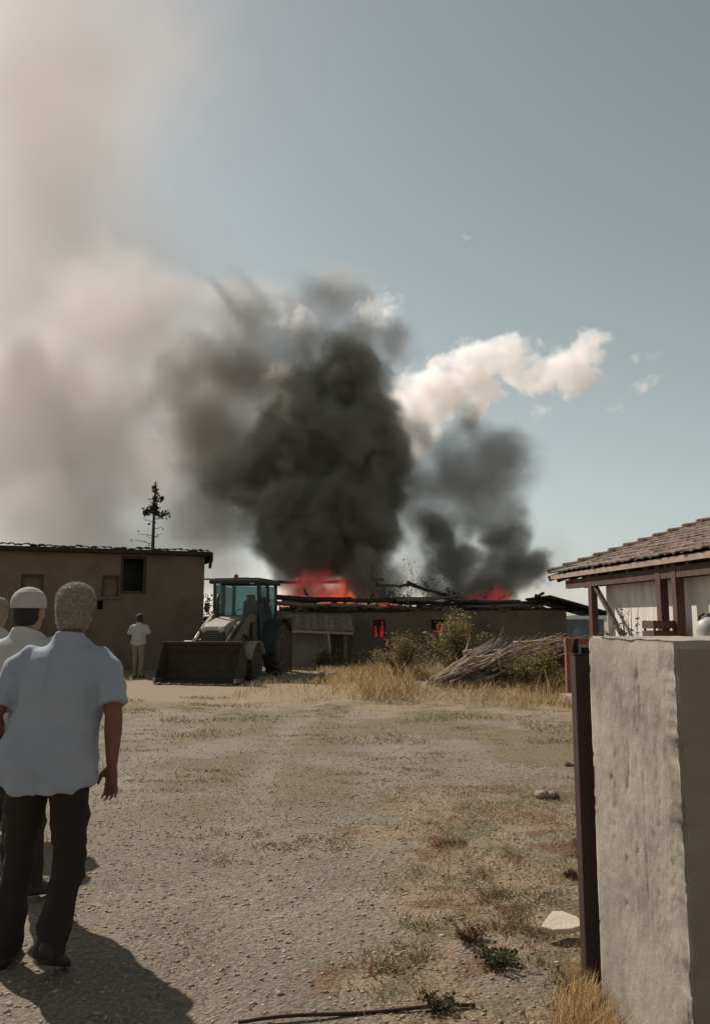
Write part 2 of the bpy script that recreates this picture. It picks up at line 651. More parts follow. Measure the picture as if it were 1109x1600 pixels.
h_big = lrect(190, 868, 228, 928)
h_w1 = lrect(34, 897, 68, 924)
h_w2 = lrect(160, 899, 186, 932)
h_vent = lrect(153, 938, 161, 952)
mb = wall_mesh(MB(), -L, 0, -0.1, 3.72, 0, 0.45, [h_big, h_w1, h_w2, h_vent])
w = mb.build('wall', M_adobe, lb); weld(w)
mb = MB()
mb.box((-0.225, 4.2, 1.8), (0.45, 7.48, 3.8)); mb.box((-L + 0.225, 4.2, 1.8), (0.45, 7.48, 3.8)); mb.box((-L / 2, 8.1, 1.8), (L, 0.3, 3.8))
mb.build('wall', M_adobe, lb)
MB().box(((h_big[0] + h_big[1]) / 2, 1.4, 1.8), (h_big[1] - h_big[0] + 1.2, 0.05, 3.7)).build('dark_backing', M_dkgreen, lb)  # dark sheet added behind the opening to stand for the unlit interior
for nm, h in (('blocked_window', h_w1), ('blocked_window', h_w2)):
    cx, cz = (h[0] + h[1]) / 2, (h[2] + h[3]) / 2
    o = MB().box((cx, 0.16, cz), (h[1] - h[0] - 0.006, 0.16, h[3] - h[2] - 0.006)).build(nm, M_adobe2, lb, bevel=0.01)
    fr = MB()
    for sx in (-1, 1): fr.box((cx + sx * (h[1] - h[0] - 0.09) / 2, 0.05, cz), (0.07, 0.05, h[3] - h[2] - 0.01))
    fr.box((cx, 0.05, h[3] - 0.04), (h[1] - h[0] - 0.17, 0.05, 0.07))
    fr.build('window_frame', M_darkwood, o)
fr = MB()
cx, cz = (h_big[0] + h_big[1]) / 2, (h_big[2] + h_big[3]) / 2
for sx in (-1, 1): fr.box((cx + sx * (h_big[1] - h_big[0] - 0.1) / 2, 0.12, cz), (0.08, 0.08, h_big[3] - h_big[2] - 0.01))
fr.box((cx, 0.12, h_big[3] - 0.05), (h_big[1] - h_big[0] - 0.19, 0.08, 0.08))
fr.box((cx, 0.12, h_big[2] + 0.045), (h_big[1] - h_big[0] - 0.19, 0.08, 0.08))
fr.build('window_frame', M_darkwood, lb)
x0, z0 = lbx(160, 934)
MB().box((x0 + 0.3, -0.025, z0 - 0.02), (0.75, 0.06, 0.05)).build('window_sill', M_wood, lb, bevel=0.01)
# flat roof: timber deck with earth, a ragged course of tiles along the eave
mb = MB(); mb.box((-L / 2 + 0.05, 4.0, 3.79), (L + 0.3, 8.6, 0.13))
rf = mb.build('roof', M_char, lb)
tl = []
x = -L - 0.1
t_me = None
while x < 0.2:
    wd = random.uniform(0.2, 0.26)
    if t_me is None:
        tb = MB()
        ring = lambda y, r: [Vector((r * math.cos(a), y, 0.045 + 0.55 * r * math.sin(a))) for a in [math.pi * k / 5 for k in range(6)]] + [Vector((r * 0.8 * math.cos(a), y, 0.02 + 0.45 * r * math.sin(a))) for a in [math.pi * (5 - k) / 5 for k in range(6)]]
        tb.loft([ring(0, 0.12), ring(0.42, 0.1)])
        t_me = tb.mesh('eave_tile')
    o = link('eave_tile', t_me, M_oldtile, rf)
    o.location = (x, -0.36 + random.uniform(-0.04, 0.05), 3.845 + random.uniform(-0.012, 0.03))
    o.rotation_euler = (R(random.uniform(-2, 5)), R(random.uniform(-7, 7)), R(random.uniform(-6, 6)))
    o.scale = (random.uniform(0.9, 1.15), 1, random.uniform(0.45, 0.85))
    x += wd
mb = MB(); mb.box((0.19, 3.9, 3.62), (0.05, 8.5, 0.2)); mb.box((0.15, -0.28, 3.55), (0.09, 0.09, 0.5), Euler((0.12, 0.1, 0)).to_matrix())
mb.build('verge_board', M_char, rf)

# ================================================================== BURNING BARN
YB = 29.6
bx0, bx1 = at(430, 950, YB).x, at(884, 950, YB).x
barn = empty('burning_barn', ((bx0 + bx1) / 2, YB, 0), 0, 'long low barn on fire with its roof burnt down to bare beams', 'barn')
ox = (bx0 + bx1) / 2
wins = []
for (a, b, c, d) in ((583, 968, 602, 995), (673, 968, 692, 987)):
    p, q = at(a, b, YB), at(c, d, YB)
    wins.append((p.x - ox, q.x - ox, q.z, p.z))
zt = 1.95
mb = wall_mesh(MB(), bx0 - ox, bx1 - ox, -0.2, zt, 0, 0.4, wins)
w = mb.build('wall', M_soot, barn); weld(w)
mb = MB()
hw = (bx1 - bx0) / 2
mb.box((-hw + 0.2, 3.6, 0.9), (0.4, 6.38, 2.1)); mb.box((hw - 0.2, 3.6, 0.9), (0.4, 6.38, 2.1)); mb.box((0, 7.0, 0.8), (2 * hw, 0.4, 1.9))
mb.build('wall', M_soot, barn)
for h in wins:
    fr = MB()
    for sx in (h[0] + 0.03, h[1] - 0.03): fr.box((sx, 0.1, (h[2] + h[3]) / 2), (0.05, 0.08, h[3] - h[2] - 0.004))
    fr.box(((h[0] + h[1]) / 2, 0.1, h[3] - 0.035), (h[1] - h[0] - 0.12, 0.08, 0.05))
    fr.build('window_frame', M_char, barn)
MB().box(((wins[0][0] + wins[0][1]) / 2, 0.16, wins[0][2] + 0.2), (0.07, 0.07, 0.42), Euler((0, 0.15, 0)).to_matrix()).build('fallen_board', M_char, barn)


def bl(px, py, Y):
    p = at(px, py, Y)
    return (p.x - ox, Y - YB, p.z)


def log(px0, py0, Y0, px1, py1, Y1, r, name='roof_beam', m=M_char, sag=0.05, parent=barn):
    a, b = Vector(bl(px0, py0, Y0)), Vector(bl(px1, py1, Y1))
    pts = []; rr = []
    n = 7
    for i in range(n + 1):
        t = i / n
        p = a.lerp(b, t)
        p.z -= sag * math.sin(math.pi * t)
        p += Vector((0, random.uniform(-1, 1), random.uniform(-1, 1))) * r * 0.35
        pts.append(p); rr.append(r * random.uniform(0.8, 1.15))
    return MB().tube(pts, rr, 7).build(name, m, parent, True)


log(432, 909, 33.2, 600, 906, 33.2, 0.075)                 # ridge beam still standing
log(430, 934, 29.9, 620, 938, 29.9, 0.09)
log(432, 943, 29.75, 560, 946, 29.75, 0.085, m=M_wood)  # timber tone on purlins like this one stands in for firelight
log(436, 951, 29.65, 640, 953, 29.65, 0.1)
log(560, 948, 29.7, 700, 950, 29.7, 0.08, m=M_wood)
log(600, 938, 30.2, 760, 944, 30.2, 0.08)
log(650, 948, 29.8, 880, 953, 29.8, 0.1)
log(700, 940, 30.1, 850, 940, 30.1, 0.07)
log(636, 911, 32.0, 735, 941, 31.0, 0.08)                  # fallen diagonal
log(590, 915, 32.0, 650, 913, 32.4, 0.06)
log(533, 947, 30.3, 553, 925, 32.0, 0.05)
log(515, 944, 30.3, 545, 928, 32.4, 0.04)
log(630, 930, 30.2, 642, 948, 30.0, 0.045, m=M_wood)
log(835, 932, 31.0, 925, 956, 30.2, 0.08)
log(828, 938, 31.0, 848, 926, 32.0, 0.06)
for k in range(16):
    x_, y_ = random.uniform(436, 840), random.uniform(934, 951)
    log(x_, y_, random.uniform(29.7, 30.6), x_ + random.uniform(50, 150), y_ + random.uniform(-5, 6), random.uniform(29.7, 30.6), random.uniform(.04, .075), m=random.choice((M_char, M_wood, M_oldtile)))  # timber-toned ones among these again stand in for fire-lit beams
log(480, 930, 30.2, 470, 906, 33.0, 0.05)
log(575, 945, 30.0, 590, 905, 33.2, 0.05)
# broken tiles left lying along the wall head
tb_me = MB().box((0, 0, 0), (0.34, 0.28, 0.05), jit=0.02).mesh('roof_tile')
tl_me = [tb_me, MB().box((0, 0, 0), (0.26, 0.2, 0.06), jit=0.03).mesh('roof_tile'), MB().box((0, 0, 0), (0.42, 0.16, 0.05), jit=0.03).mesh('roof_tile')]
for i in range(110):
    x = random.uniform(-hw + 0.2, hw - 0.2)
    o = link('roof_tile', random.choice(tl_me), random.choice((M_oldtile, M_char)), barn)
    o.location = (x, random.uniform(-0.1, 0.35), zt + 0.03 + random.uniform(0, 0.12))
    o.rotation_euler = (R(random.uniform(-25, 25)), R(random.uniform(-15, 15)), random.uniform(0, 3))
# right end: a piece of roof still in place, sloping down to the right
p0, p1, p2 = bl(842, 934, 32.5), bl(926, 957, 31.0), bl(926, 957, 29.2)
mb = MB()
a = Vector(bl(836, 936, 31.5)); b = Vector(bl(928, 962, 31.5))
for (y0, y1) in ((-0.5, 0.9), (0.92, 2.3), (2.32, 3.8)):
    q = [Vector((a.x, y0 , a.z)), Vector((b.x, y0, b.z)), Vector((b.x, y1, b.z)), Vector((a.x, y1, a.z))]
    mb.add(q + [v + Vector((0, 0, 0.08)) for v in q], [(3, 2, 1, 0), (4, 5, 6, 7), (0, 1, 5, 4), (1, 2, 6, 5), (2, 3, 7, 6), (3, 0, 4, 7)])
mb.build('roof_slope', M_char, barn)
MB().box(((hw + .01 + b.x - .1) / 2, 0.55, 0.75), (b.x - .1 - hw - .01, 0.3, 1.75)).build('end_wall', mat('blue_grey_limewash', (0.3, 0.33, 0.35), (0.2, 0.22, 0.24), 1.5, .9, .3, 14), barn)

# ---- lean-to shed in front of the barn
YL = 28.4
lt = empty('lean_to_shed', (at(498, 1000, YL).x, YL, 0), 0, 'small lean-to shed with a plank roof against the barn', 'shed')
lx = at(498, 1000, YL).x


def ll(px, py, Y):
    p = at(px, py, Y); return Vector((p.x - lx, Y - YL, p.z))


c = [ll(441, 983, 28.2), ll(554, 987, 28.2), ll(549, 962, 29.3), ll(441, 960, 29.3)]
npl = 12
for i in range(npl):
    t0, t1 = i / npl, (i + 0.95) / npl
    q = [c[0].lerp(c[1], t0), c[0].lerp(c[1], t1), c[3].lerp(c[2], t1), c[3].lerp(c[2], t0)]
    dz = random.uniform(-0.012, 0.02)
    q = [v + Vector((0, random.uniform(-0.05, 0.02) if k < 2 else 0, dz)) for k, v in enumerate(q)]
    MB().add(q + [v + Vector((0, 0, 0.035)) for v in q], [(3, 2, 1, 0), (4, 5, 6, 7), (0, 1, 5, 4), (1, 2, 6, 5), (2, 3, 7, 6), (3, 0, 4, 7)]).build('roof_plank', M_wood if i % 3 else M_oldtile, lt)
mb = MB(); mb.beam(c[0] + Vector((0.05, 0.02, -0.06)), c[1] + Vector((-0.05, 0.02, -0.06)), 0.07, 0.09); mb.build('eave_beam', M_pale, lt)
a, b = ll(513, 986, 28.22), ll(517, 1040, 28.22)
MB().tube([(a.x, a.y, a.z - 0.02), (b.x, b.y, -0.05)], 0.045, 7).build('support_pole', M_pale, lt, True)
MB().box((-0.15, 0.75, 0.6), (2.3, 0.2, 1.5)).build('back_wall', M_grey, lt)
MB().box((0.62, 0.62, 0.55), (0.5, 0.06, 1.2)).build('door', M_darkwood, lt)
for k in (-1, 1):
    MB().box((k * 1.22 - 0.1, 0.5, 0.75), (0.09, 0.09, 1.6)).build('corner_post', M_darkwood, lt)

# red-brown post by the tractor
p = gnd(452, 1050)
MB().box((0, 0, 0.83), (0.16, 0.14, 1.72), jit=0.01).build('post', M_redwood, None, bevel=0.01)
o = bpy.data.objects['post']; o.name = 'timber_post'; o.location = (p.x, p.y, 0)
tag(o, 'red brown timber post standing beside the tractor wheel', 'post')

# pipe frame and dark growth between the adobe building and the tractor
p = at(330, 905, 28.0)
pf = empty('pipe_frame', (p.x, 28.0, 0), 0, 'thin pipe frame at the end of the adobe building', 'frame')
for dx in (-0.33, 0.38): MB().tube([(dx, 0, -0.05), (dx, 0, p.z)], 0.03, 7).build('upright', M_grey, pf, True)
MB().tube([(-0.36, 0, p.z), (0.41, 0, p.z)], 0.03, 7).build('crossbar', M_grey, pf, True)

# ================================================================== FLAMES
M_fire = emit_mat('fire', (0.5, 0.02, 0.03), (1.0, 0.15, 0.07), 0.4, 2.6, True)
M_fire2 = emit_mat('fire_window', (0.4, 0.012, 0.02), (1.0, 0.07, 0.07), 0.4, 5, True)


def fire_volume(name, c, k):
    m = bpy.data.materials.new(name); m.use_nodes = True
    nt = m.node_tree; nt.nodes.remove(nt.nodes['Principled BSDF'])
    p = nt.nodes.new('ShaderNodeVolumePrincipled')
    p.inputs['Color'].default_value = (.2, .16, .14, 1); p.inputs['Density'].default_value = .5
    p.inputs['Emission Color'].default_value = (*c, 1)
    a = nt.nodes.new('ShaderNodeAttribute'); a.attribute_name = 'density'
    q = nt.nodes.new('ShaderNodeMath'); q.operation = 'MULTIPLY'; q.inputs[1].default_value = k
    nt.links.new(a.outputs['Fac'], q.inputs[0]); nt.links.new(q.outputs[0], p.inputs['Emission Strength'])
    nt.links.new(p.outputs[0], nt.nodes['Material Output'].inputs['Volume'])
    return m


def flame(name, spots, label, m):
    """spots: (px, base y px, tip y px, Y, radius)"""
    mb = MB()
    cx = sum(s_[0] for s_ in spots) / len(spots); Y0 = sum(s_[3] for s_ in spots) / len(spots)
    org = at(cx, max(s_[1] for s_ in spots), Y0)
    for (px, y0, y1, Y, r) in spots:
        a, b = at(px, y0, Y), at(px, y1, Y)
        h = b.z - a.z
        pts = []; rr = []
        sw = random.uniform(-0.25, 0.1)
        for i in range(9):
            t = i / 8
            pts.append(Vector((a.x + sw * h * t * t + 0.08 * h * math.sin(5 * t + px), Y + 0.06 * h * math.sin(4 * t + px * 2), a.z + h * t)) - org)
            rr.append(max(0.004, r * (0.75 + 0.7 * t) * (1 - t) ** 0.8 * 1.25))
        mb.tube(pts, rr, 9)
    o = mb.remesh(name, m, None, 0.05, 3, lambda p: 0.10 * noise.noise(p * 2.6) + 0.05 * noise.noise(p * 6))
    o.location = org
    return tag(o, label, 'fire')


flame('fire', [(x, 950, y, Y, r) for x, y, Y, r in
      ((452, 926, 31.8, .3), (468, 920, 32.2, .34), (484, 917, 32.4, .36), (500, 916, 32.6, .36), (514, 920, 32.4, .36), (528, 923, 32.0, .34), (540, 918, 31.6, .3), (548, 928, 31.2, .22), (470, 930, 31.0, .3), (505, 928, 31.0, .32))],
      'largest red fire burning on the barn roof above the shed', M_fire)
flame('fire', [(x, 953, y, Y, r) for x, y, Y, r in ((732, 943, 30.9, .2), (748, 940, 31.2, .22), (764, 939, 31.4, .24), (778, 938, 31.5, .22), (790, 943, 31.0, .18))],
      'small red fire on the barn roof under the right smoke column', M_fire)
flame('fire', [(x, 951, y, Y, .14) for x, y, Y in ((562, 938, 30.5), (580, 940, 30.6), (598, 937, 30.5), (610, 940, 30.6))],
      'low red embers glowing between the barn beams beside the largest fire', M_fire)
for (h, lab) in ((wins[0], 'red fire glowing inside the barn window nearest the shed'), (wins[1], 'red fire glowing inside the barn window above the yellow bush')):
    mb = MB()
    for k, (fx, top_) in enumerate(((.22, .75), (.52, .45), (.8, .9))):
        x = h[0] + (h[1] - h[0]) * fx; hh_ = (h[3] - h[2] + .3) * top_
        mb.tube([(x, .75, h[2] - .3), (x + .04, .75, h[2] - .3 + hh_ * .4), (x - .02, .75, h[2] - .3 + hh_ * .8), (x + .02, .75, h[2] - .3 + hh_ * 1.1)], [.1, .09, .06, .01], 8)
    o = mb.remesh('fire', M_fire2, None, 0.03, 2, lambda p: 0.05 * noise.noise(p * 5))
    o.location = (ox, YB, 0)
    tag(o, lab, 'fire')

# ================================================================== RIGHT HOUSE
hA = Vector((3.92, 16.0)); hB = Vector((4.58, 10.6))          # eave line
hd = (hB - hA).normalized()
hang = math.atan2(hd.y, hd.x)                                # local +X runs along the eave towards the camera
hs_ = empty('tiled_house', (hA.x, hA.y, 0), hang, 'low whitewashed house with a clay tile roof on red posts', 'house')
# local: x = along eave towards camera (0..11), y = to the LEFT of travel = away from the yard (+X world side)
sgn = 1 if (Matrix.Rotation(hang, 2) @ Vector((0, 1))).x > 0 else -1
ZE = 2.42
SL = math.tan(R(17.8))
HL = 10.5
# roof deck
mb = MB()
dk = 4.6
for (z_, nm) in ((0.0, 'deck'),):
    q = [Vector((0, 0, ZE)), Vector((HL, 0, ZE)), Vector((HL, sgn * dk, ZE + dk * SL)), Vector((0, sgn * dk, ZE + dk * SL))]
    mb.add(q + [v + Vector((0, 0, 0.05)) for v in q], [(3, 2, 1, 0), (4, 5, 6, 7), (0, 1, 5, 4), (1, 2, 6, 5), (2, 3, 7, 6), (3, 0, 4, 7)])
roof = mb.build('roof', M_darkwood, hs_)
mb = MB()
q = [Vector((0, sgn * 2 * dk, ZE)), Vector((HL, sgn * 2 * dk, ZE)), Vector((HL, sgn * (dk + 0.01), ZE + dk * SL)), Vector((0, sgn * (dk + 0.01), ZE + dk * SL))]
mb.add(q + [v + Vector((0, 0, 0.12)) for v in q], [(0, 1, 2, 3), (7, 6, 5, 4), (4, 5, 1, 0), (5, 6, 2, 1), (6, 7, 3, 2), (7, 4, 0, 3)])
mb.build('roof_back', M_tile, hs_)
# clay tiles, one object each where the photo shows them
tw, tlh = 0.23, 0.36


def tile_mesh(seed):
    random.seed(seed)
    tb = MB()
    rings = []
    for y in (0, tlh + 0.05):
        up = []; lo = []
        for k in range(7):
            t = k / 6
            x = (t - 0.5) * tw * 1.04
            z = 0.035 * (1 - math.cos(2 * math.pi * t)) / 2 + (0.02 if t > 0.75 else 0)
            up.append(Vector((x, y, z + 0.018))); lo.append(Vector((x, y, z)))
        rings.append(up + lo[::-1])
    tb.loft(rings)
    return tb.mesh('roof_tile')


tms = [tile_mesh(k) for k in range(3)]
tmats = [M_tile, mat('clay_tile_brown', (0.21, 0.145, 0.11), (0.14, 0.1, 0.08), 4, 0.88, 0.4, 40), mat('clay_tile_red', (0.31, 0.18, 0.13), (0.2, 0.125, 0.095), 4, 0.85, 0.4, 40), mat('clay_tile_grey', (0.25, 0.205, 0.17), (0.17, 0.14, 0.115), 4, 0.9, 0.4, 40)]
tmm = []
for k, tm in enumerate(tms):
    for mm in tmats:
        c_ = tm.copy(); c_.materials.append(mm); tmm.append(c_)
random.seed(11)
rows = int(dk / math.cos(R(18.5)) / tlh)
restv = MB()
slope = R(17.8)
cnt = 0
for r_ in range(rows):
    s0 = r_ * tlh
    for k in range(int(HL / tw)):
        x = 0.12 + k * tw + (0.11 if r_ % 2 else 0)
        y = sgn * (s0 * math.cos(slope) - 0.06)
        z = ZE + 0.055 + s0 * math.sin(slope) + 0.012
        wx = hA.x + x * math.cos(hang) - y * math.sin(hang); wy = hA.y + x * math.sin(hang) + y * math.cos(hang)
        vis = wy > 7 and 554 + wx / wy * F < 1150
        dz = random.uniform(-0.006, 0.014); rot = Euler((slope * sgn * 1.0 - sgn * R(4.5), R(random.uniform(-3, 3)), R(random.uniform(-4, 4)))).to_matrix()
        if sgn < 0: rot = rot @ Matrix.Rotation(math.pi, 3, 'Z')
        if vis and cnt < 290:
            o = link('roof_tile', random.choice(tmm), None, roof)
            o.location = (x, y, z + dz); o.rotation_euler = rot.to_euler(); cnt += 1
        elif wy > 3:
            me = tms[0]
            restv.add([rot @ v.co + Vector((x, y, z + dz)) for v in me.vertices], [tuple(p.vertices) for p in me.polygons])
o = restv.build('tile_field', M_tile, roof); o['kind'] = 'stuff'
# verge cap tiles at the far end
k = 0
cap = MB()
ringc = lambda y, r: [Vector((r * math.cos(a), y, r * 0.8 * math.sin(a))) for a in [math.pi * k / 6 for k in range(7)]] + [Vector((r * 0.8 * math.cos(a), y, r * 0.6 * math.sin(a) - 0.005)) for a in [math.pi * (6 - k) / 6 for k in range(7)]]
cap.loft([ringc(0, 0.12), ringc(0.2, 0.1), ringc(0.40, 0.085)])
cme = cap.mesh('cap_tile'); cme.materials.append(M_tile)
s0 = -0.06
while s0 < dk / math.cos(slope):
    o = link('cap_tile', cme, None, roof)
    o.location = (0.02, sgn * s0 * math.cos(slope), ZE + 0.10 + s0 * math.sin(slope) + 0.02)
    o.rotation_euler = (Euler((sgn * slope - sgn * R(5), R(random.uniform(-4, 4)), R(random.uniform(-4, 4)))).to_matrix() @ Matrix.Rotation(0 if sgn > 0 else math.pi, 3, 'Z')).to_euler()
    s0 += 0.34
# fascia, gutter edge, eave beam, rafters
MB().box((HL / 2, -sgn * 0.018, ZE + 0.005), (HL, 0.03, 0.085)).build('fascia', mat('weathered_fascia', (0.4, 0.31, 0.23), (0.27, 0.2, 0.15), 6, 0.85, 0.2, 40), hs_)
for i in range(18):
    x = 0.25 + i * 0.6
    if x > HL: break
    MB().beam((x, sgn * 0.02, ZE - 0.055), (x, sgn * 3.0, ZE + 3.0 * SL - 0.055), 0.08, 0.1).build('rafter', M_darkwood, hs_)
MB().box((HL / 2 + 0.3, sgn * 0.1, ZE - 0.16), (HL - 0.6, 0.11, 0.16)).build('eave_beam', M_darkwood, hs_)
MB().box((HL / 2 + 0.4, sgn * 0.262, ZE - 0.09), (HL - 1.2, 0.05, 0.3)).build('wall_plate', M_darkwood, hs_)
# verge board at the far end
MB().beam((-0.03, -sgn * 0.05, ZE - 0.02), (-0.03, sgn * dk, ZE + dk * SL - 0.02), 0.04, 0.11).build('verge_board', M_darkwood, hs_)


def hloc(px, Y):
    wx = (px - 554.5) / F * Y * 0.995
    p = Matrix.Rotation(-hang, 2) @ Vector((wx - hA.x, Y - hA.y))
    return p.x, p.y


for (px, Y, m_) in ((924, 14.3, M_redwood), (1028, 11.85, M_redwood), (1049, 11.4, M_redwood), (1180, 9.3, M_redwood)):
    x, _ = hloc(px, Y)
    y = sgn * 0.1
    MB().box((x, y, (ZE - 0.02) / 2), (0.12, 0.12, ZE - 0.04), jit=0.008).build('post', m_, hs_)
x, _ = hloc(924, 14.3)
MB().beam((x + 0.06, sgn * 0.1, ZE - 0.2), (x + 1.25, sgn * 0.1, 1.2), 0.06, 0.07).build('brace', M_darkwood, hs_)
MB().box((x + 0.9, sgn * 0.1, 1.17), (1.7, 0.05, 0.07)).build('rail', M_darkwood, hs_)
x2, _ = hloc(1037, 12.2)
# house walls
yw = sgn * 0.29
wl0 = 0.55
def wallbox(c_, s__): return MB().box(c_, s__)
wx0 = hloc(945, 14.2)[0]
mbw = MB().box((wx0 + (HL - wx0) / 2, yw + sgn * 0.15, 1.32), (HL - wx0, 0.3, 2.64))
mbw.build('wall', M_white_wall, hs_)
MB().box((wx0 + 0.15, sgn * (0.6 + 2.6), 1.2), (0.3, 4.9, 2.5)).build('wall', M_white_wall, hs_)
# porch floor
MB().box((HL / 2 + 0.2, sgn * 0.6, 0.09), (HL, 1.2, 0.18)).build('porch_floor', M_grey, hs_)


def hworld(x, y): 
    p = Matrix.Rotation(hang, 2) @ Vector((x, y))
    return Vector((p.x + hA.x, p.y + hA.y, 0))


# things on the porch shelf, seen just above the pillar top
sh = hworld(hloc(1060, 10.5)[0], sgn * -0.12)
shelf = empty('porch_counter', sh, hang, 'grey masonry counter along the front of the white house', 'counter')
MB().box((-0.4, 0, 1.0), (4.6, 0.42, 0.07)).build('counter_top', M_grey, shelf, bevel=0.01)
for k in (-2.4, -0.5, 1.4): MB().box((k, 0, 0.48), (0.2, 0.36, 0.965)).build('counter_leg', M_grey, shelf)
bt = 1.036


def on_shelf(px, Y, name, label, cat):
    x, _ = hloc(px, Y); p = hworld(x, sgn * -0.12)
    return empty(name, (p.x, p.y, bt), hang, label, cat)


o = on_shelf(1019, 11.55, 'crate', 'dark red crate on the porch counter beside the posts', 'crate')
for k, z in enumerate((0.06, 0.2, 0.34, 0.48)):
    fr = MB()
    fr.box((0, -0.16, z), (0.34, 0.02, 0.11)); fr.box((0, 0.16, z), (0.34, 0.02, 0.11)); fr.box((-0.16, 0, z), (0.02, 0.3, 0.11)); fr.box((0.16, 0, z), (0.02, 0.3, 0.11))
    fr.build('slat', M_redwood, o)
MB().box((0, 0, 0.01), (0.3, 0.3, 0.015)).build('base', M_redwood, o)
for sx in (-1, 1):
    for sy in (-1, 1): MB().box((sx * 0.14, sy * 0.14, 0.275), (0.025, 0.025, 0.53)).build('corner_post', M_redwood, o)
o = on_shelf(1080, 10.2, 'water_drum', 'pale water drum standing on the porch counter', 'drum')
M_plast = mat('dull_white_plastic', (0.42, 0.39, 0.34), (0.32, 0.3, 0.26), 3, 0.5)
MB().lathe([(0.02, 0), (0.17, 0), (0.185, 0.02), (0.185, 0.18), (0.192, 0.2), (0.185, 0.22), (0.185, 0.42), (0.17, 0.52), (0.08, 0.57), (0.05, 0.58)], 22, 'Z').build('body', M_plast, o, True)
MB().lathe([(0.01, 0.585), (0.055, 0.585), (0.055, 0.63), (0.01, 0.632)], 16, 'Z').build('lid', mat('dark_lid', (0.06, 0.06, 0.06)), o, True)
o = on_shelf(1102, 9.9, 'bicycle_tyre', 'old black tyre leaning on the wall by the drum', 'tyre')
tor = MB(); n = 30
for (r0, r1, nm, mm) in ((0.27, 0.03, 'tyre', mat('old_rubber', (0.03, 0.028, 0.026), (0.05, 0.045, 0.04), 8, 0.85)), (0.235, 0.012, 'rim', mat('dull_rim', (0.3, 0.28, 0.26), None, 4, 0.5, metal=0.6))):
    t_ = MB(); pts = [(r0 * math.cos(2 * math.pi * i / n), 0.0, 0.3 + r0 * math.sin(2 * math.pi * i / n)) for i in range(n + 1)]
    t_.tube(pts, r1, 8, cap=False, ref=(0, 1, 0)); x_ = t_.build(nm, mm, o, True); x_.rotation_euler = (sgn * -0.18, 0, 0)
o = on_shelf(1064, 10.5, 'bent_pipe', 'thin dark bent pipe standing by the pale drum', 'pipe')
x_ = MB().tube([(0, 0, 0), (0.01, 0, 0.3), (0.0, 0, 0.5), (0.05, 0, 0.6), (0.13, 0, 0.62)], 0.02, 8).build('pipe', M_darksteel, o, True)
x_.name = 'pipe_tube'
MB().lathe([(0.01, 0.0), (0.05, 0.0), (0.05, 0.015), (0.02, 0.02)], 12, 'Z').build('foot', M_darksteel, o, True)
for (px, Y, s_) in ((952, 13.4, 0.9), (972, 12.9, 0.7), (985, 12.5, 1.1)):
    x, _ = hloc(px, Y); p = hworld(x, sgn * -0.1)
    pe = empty('potted_plant', (p.x, p.y, 0.18), 0, {952: 'farthest small potted plant against the white house wall', 972: 'shortest potted plant against the white house wall', 985: 'tallest potted plant against the white wall near the crate'}[px], 'plant', 'pots against the house wall')
    MB().lathe([(0.02, 0), (0.09, 0), (0.13, 0.24), (0.14, 0.25), (0.12, 0.25), (0.11, 0.23), (0.01, 0.22)], 14, 'Z').build('pot', M_rust, pe, True)
    stm = MB(); lf = MB()
    for k in range(6):
        a = k * 1.05; tip = Vector((0.14 * math.cos(a), 0.14 * math.sin(a), 0.25 + 1.25 * s_ * random.uniform(0.8, 1.05)))
        stm.tube([(0, 0, 0.2), tip * 0.5 + Vector((0, 0, 0.1)), tip], [0.012, 0.009, 0.004], 5)
        for q in range(9):
            t = 0.4 + 0.6 * q / 9; c_ = Vector((0, 0, 0.2)).lerp(tip, t) + Vector((random.uniform(-.05, .05), random.uniform(-.05, .05), 0))
            d_ = Vector((random.uniform(-1, 1), random.uniform(-1, 1), random.uniform(-.3, .8))).normalized(); u_ = d_.orthogonal().normalized()
            lf.add([c_, c_ + d_ * .05 + u_ * .022, c_ + d_ * .1, c_ + d_ * .05 - u_ * .022], [(0, 1, 2, 3)])
    stm.build('stem', M_darkwood, pe, True); lf.build('foliage', mat('dark_leaf', (0.05, 0.055, 0.03), (0.03, 0.03, 0.02), 8, 0.6), pe)

# ================================================================== GATE PILLAR
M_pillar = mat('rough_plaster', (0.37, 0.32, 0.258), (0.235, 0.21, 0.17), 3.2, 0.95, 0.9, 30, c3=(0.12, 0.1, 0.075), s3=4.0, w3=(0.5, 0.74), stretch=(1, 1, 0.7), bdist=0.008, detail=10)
yn, yf = 2.78, 3.50
xl_n, xl_f, xr = 1.09, 1.008, 3.4
ztp = 1.505


def patch(p00, p10, p11, p01, nu, nv, fu=lambda u: u):
    vs = []
    for j in range(nv + 1):
        for i in range(nu + 1):
            u, v = fu(i / nu), j / nv
            vs.append(p00.lerp(p10, u).lerp(p01.lerp(p11, u), v))
    fs = [(j * (nu + 1) + i, j * (nu + 1) + i + 1, (j + 1) * (nu + 1) + i + 1, (j + 1) * (nu + 1) + i) for j in range(nv) for i in range(nu)]
    return vs, fs


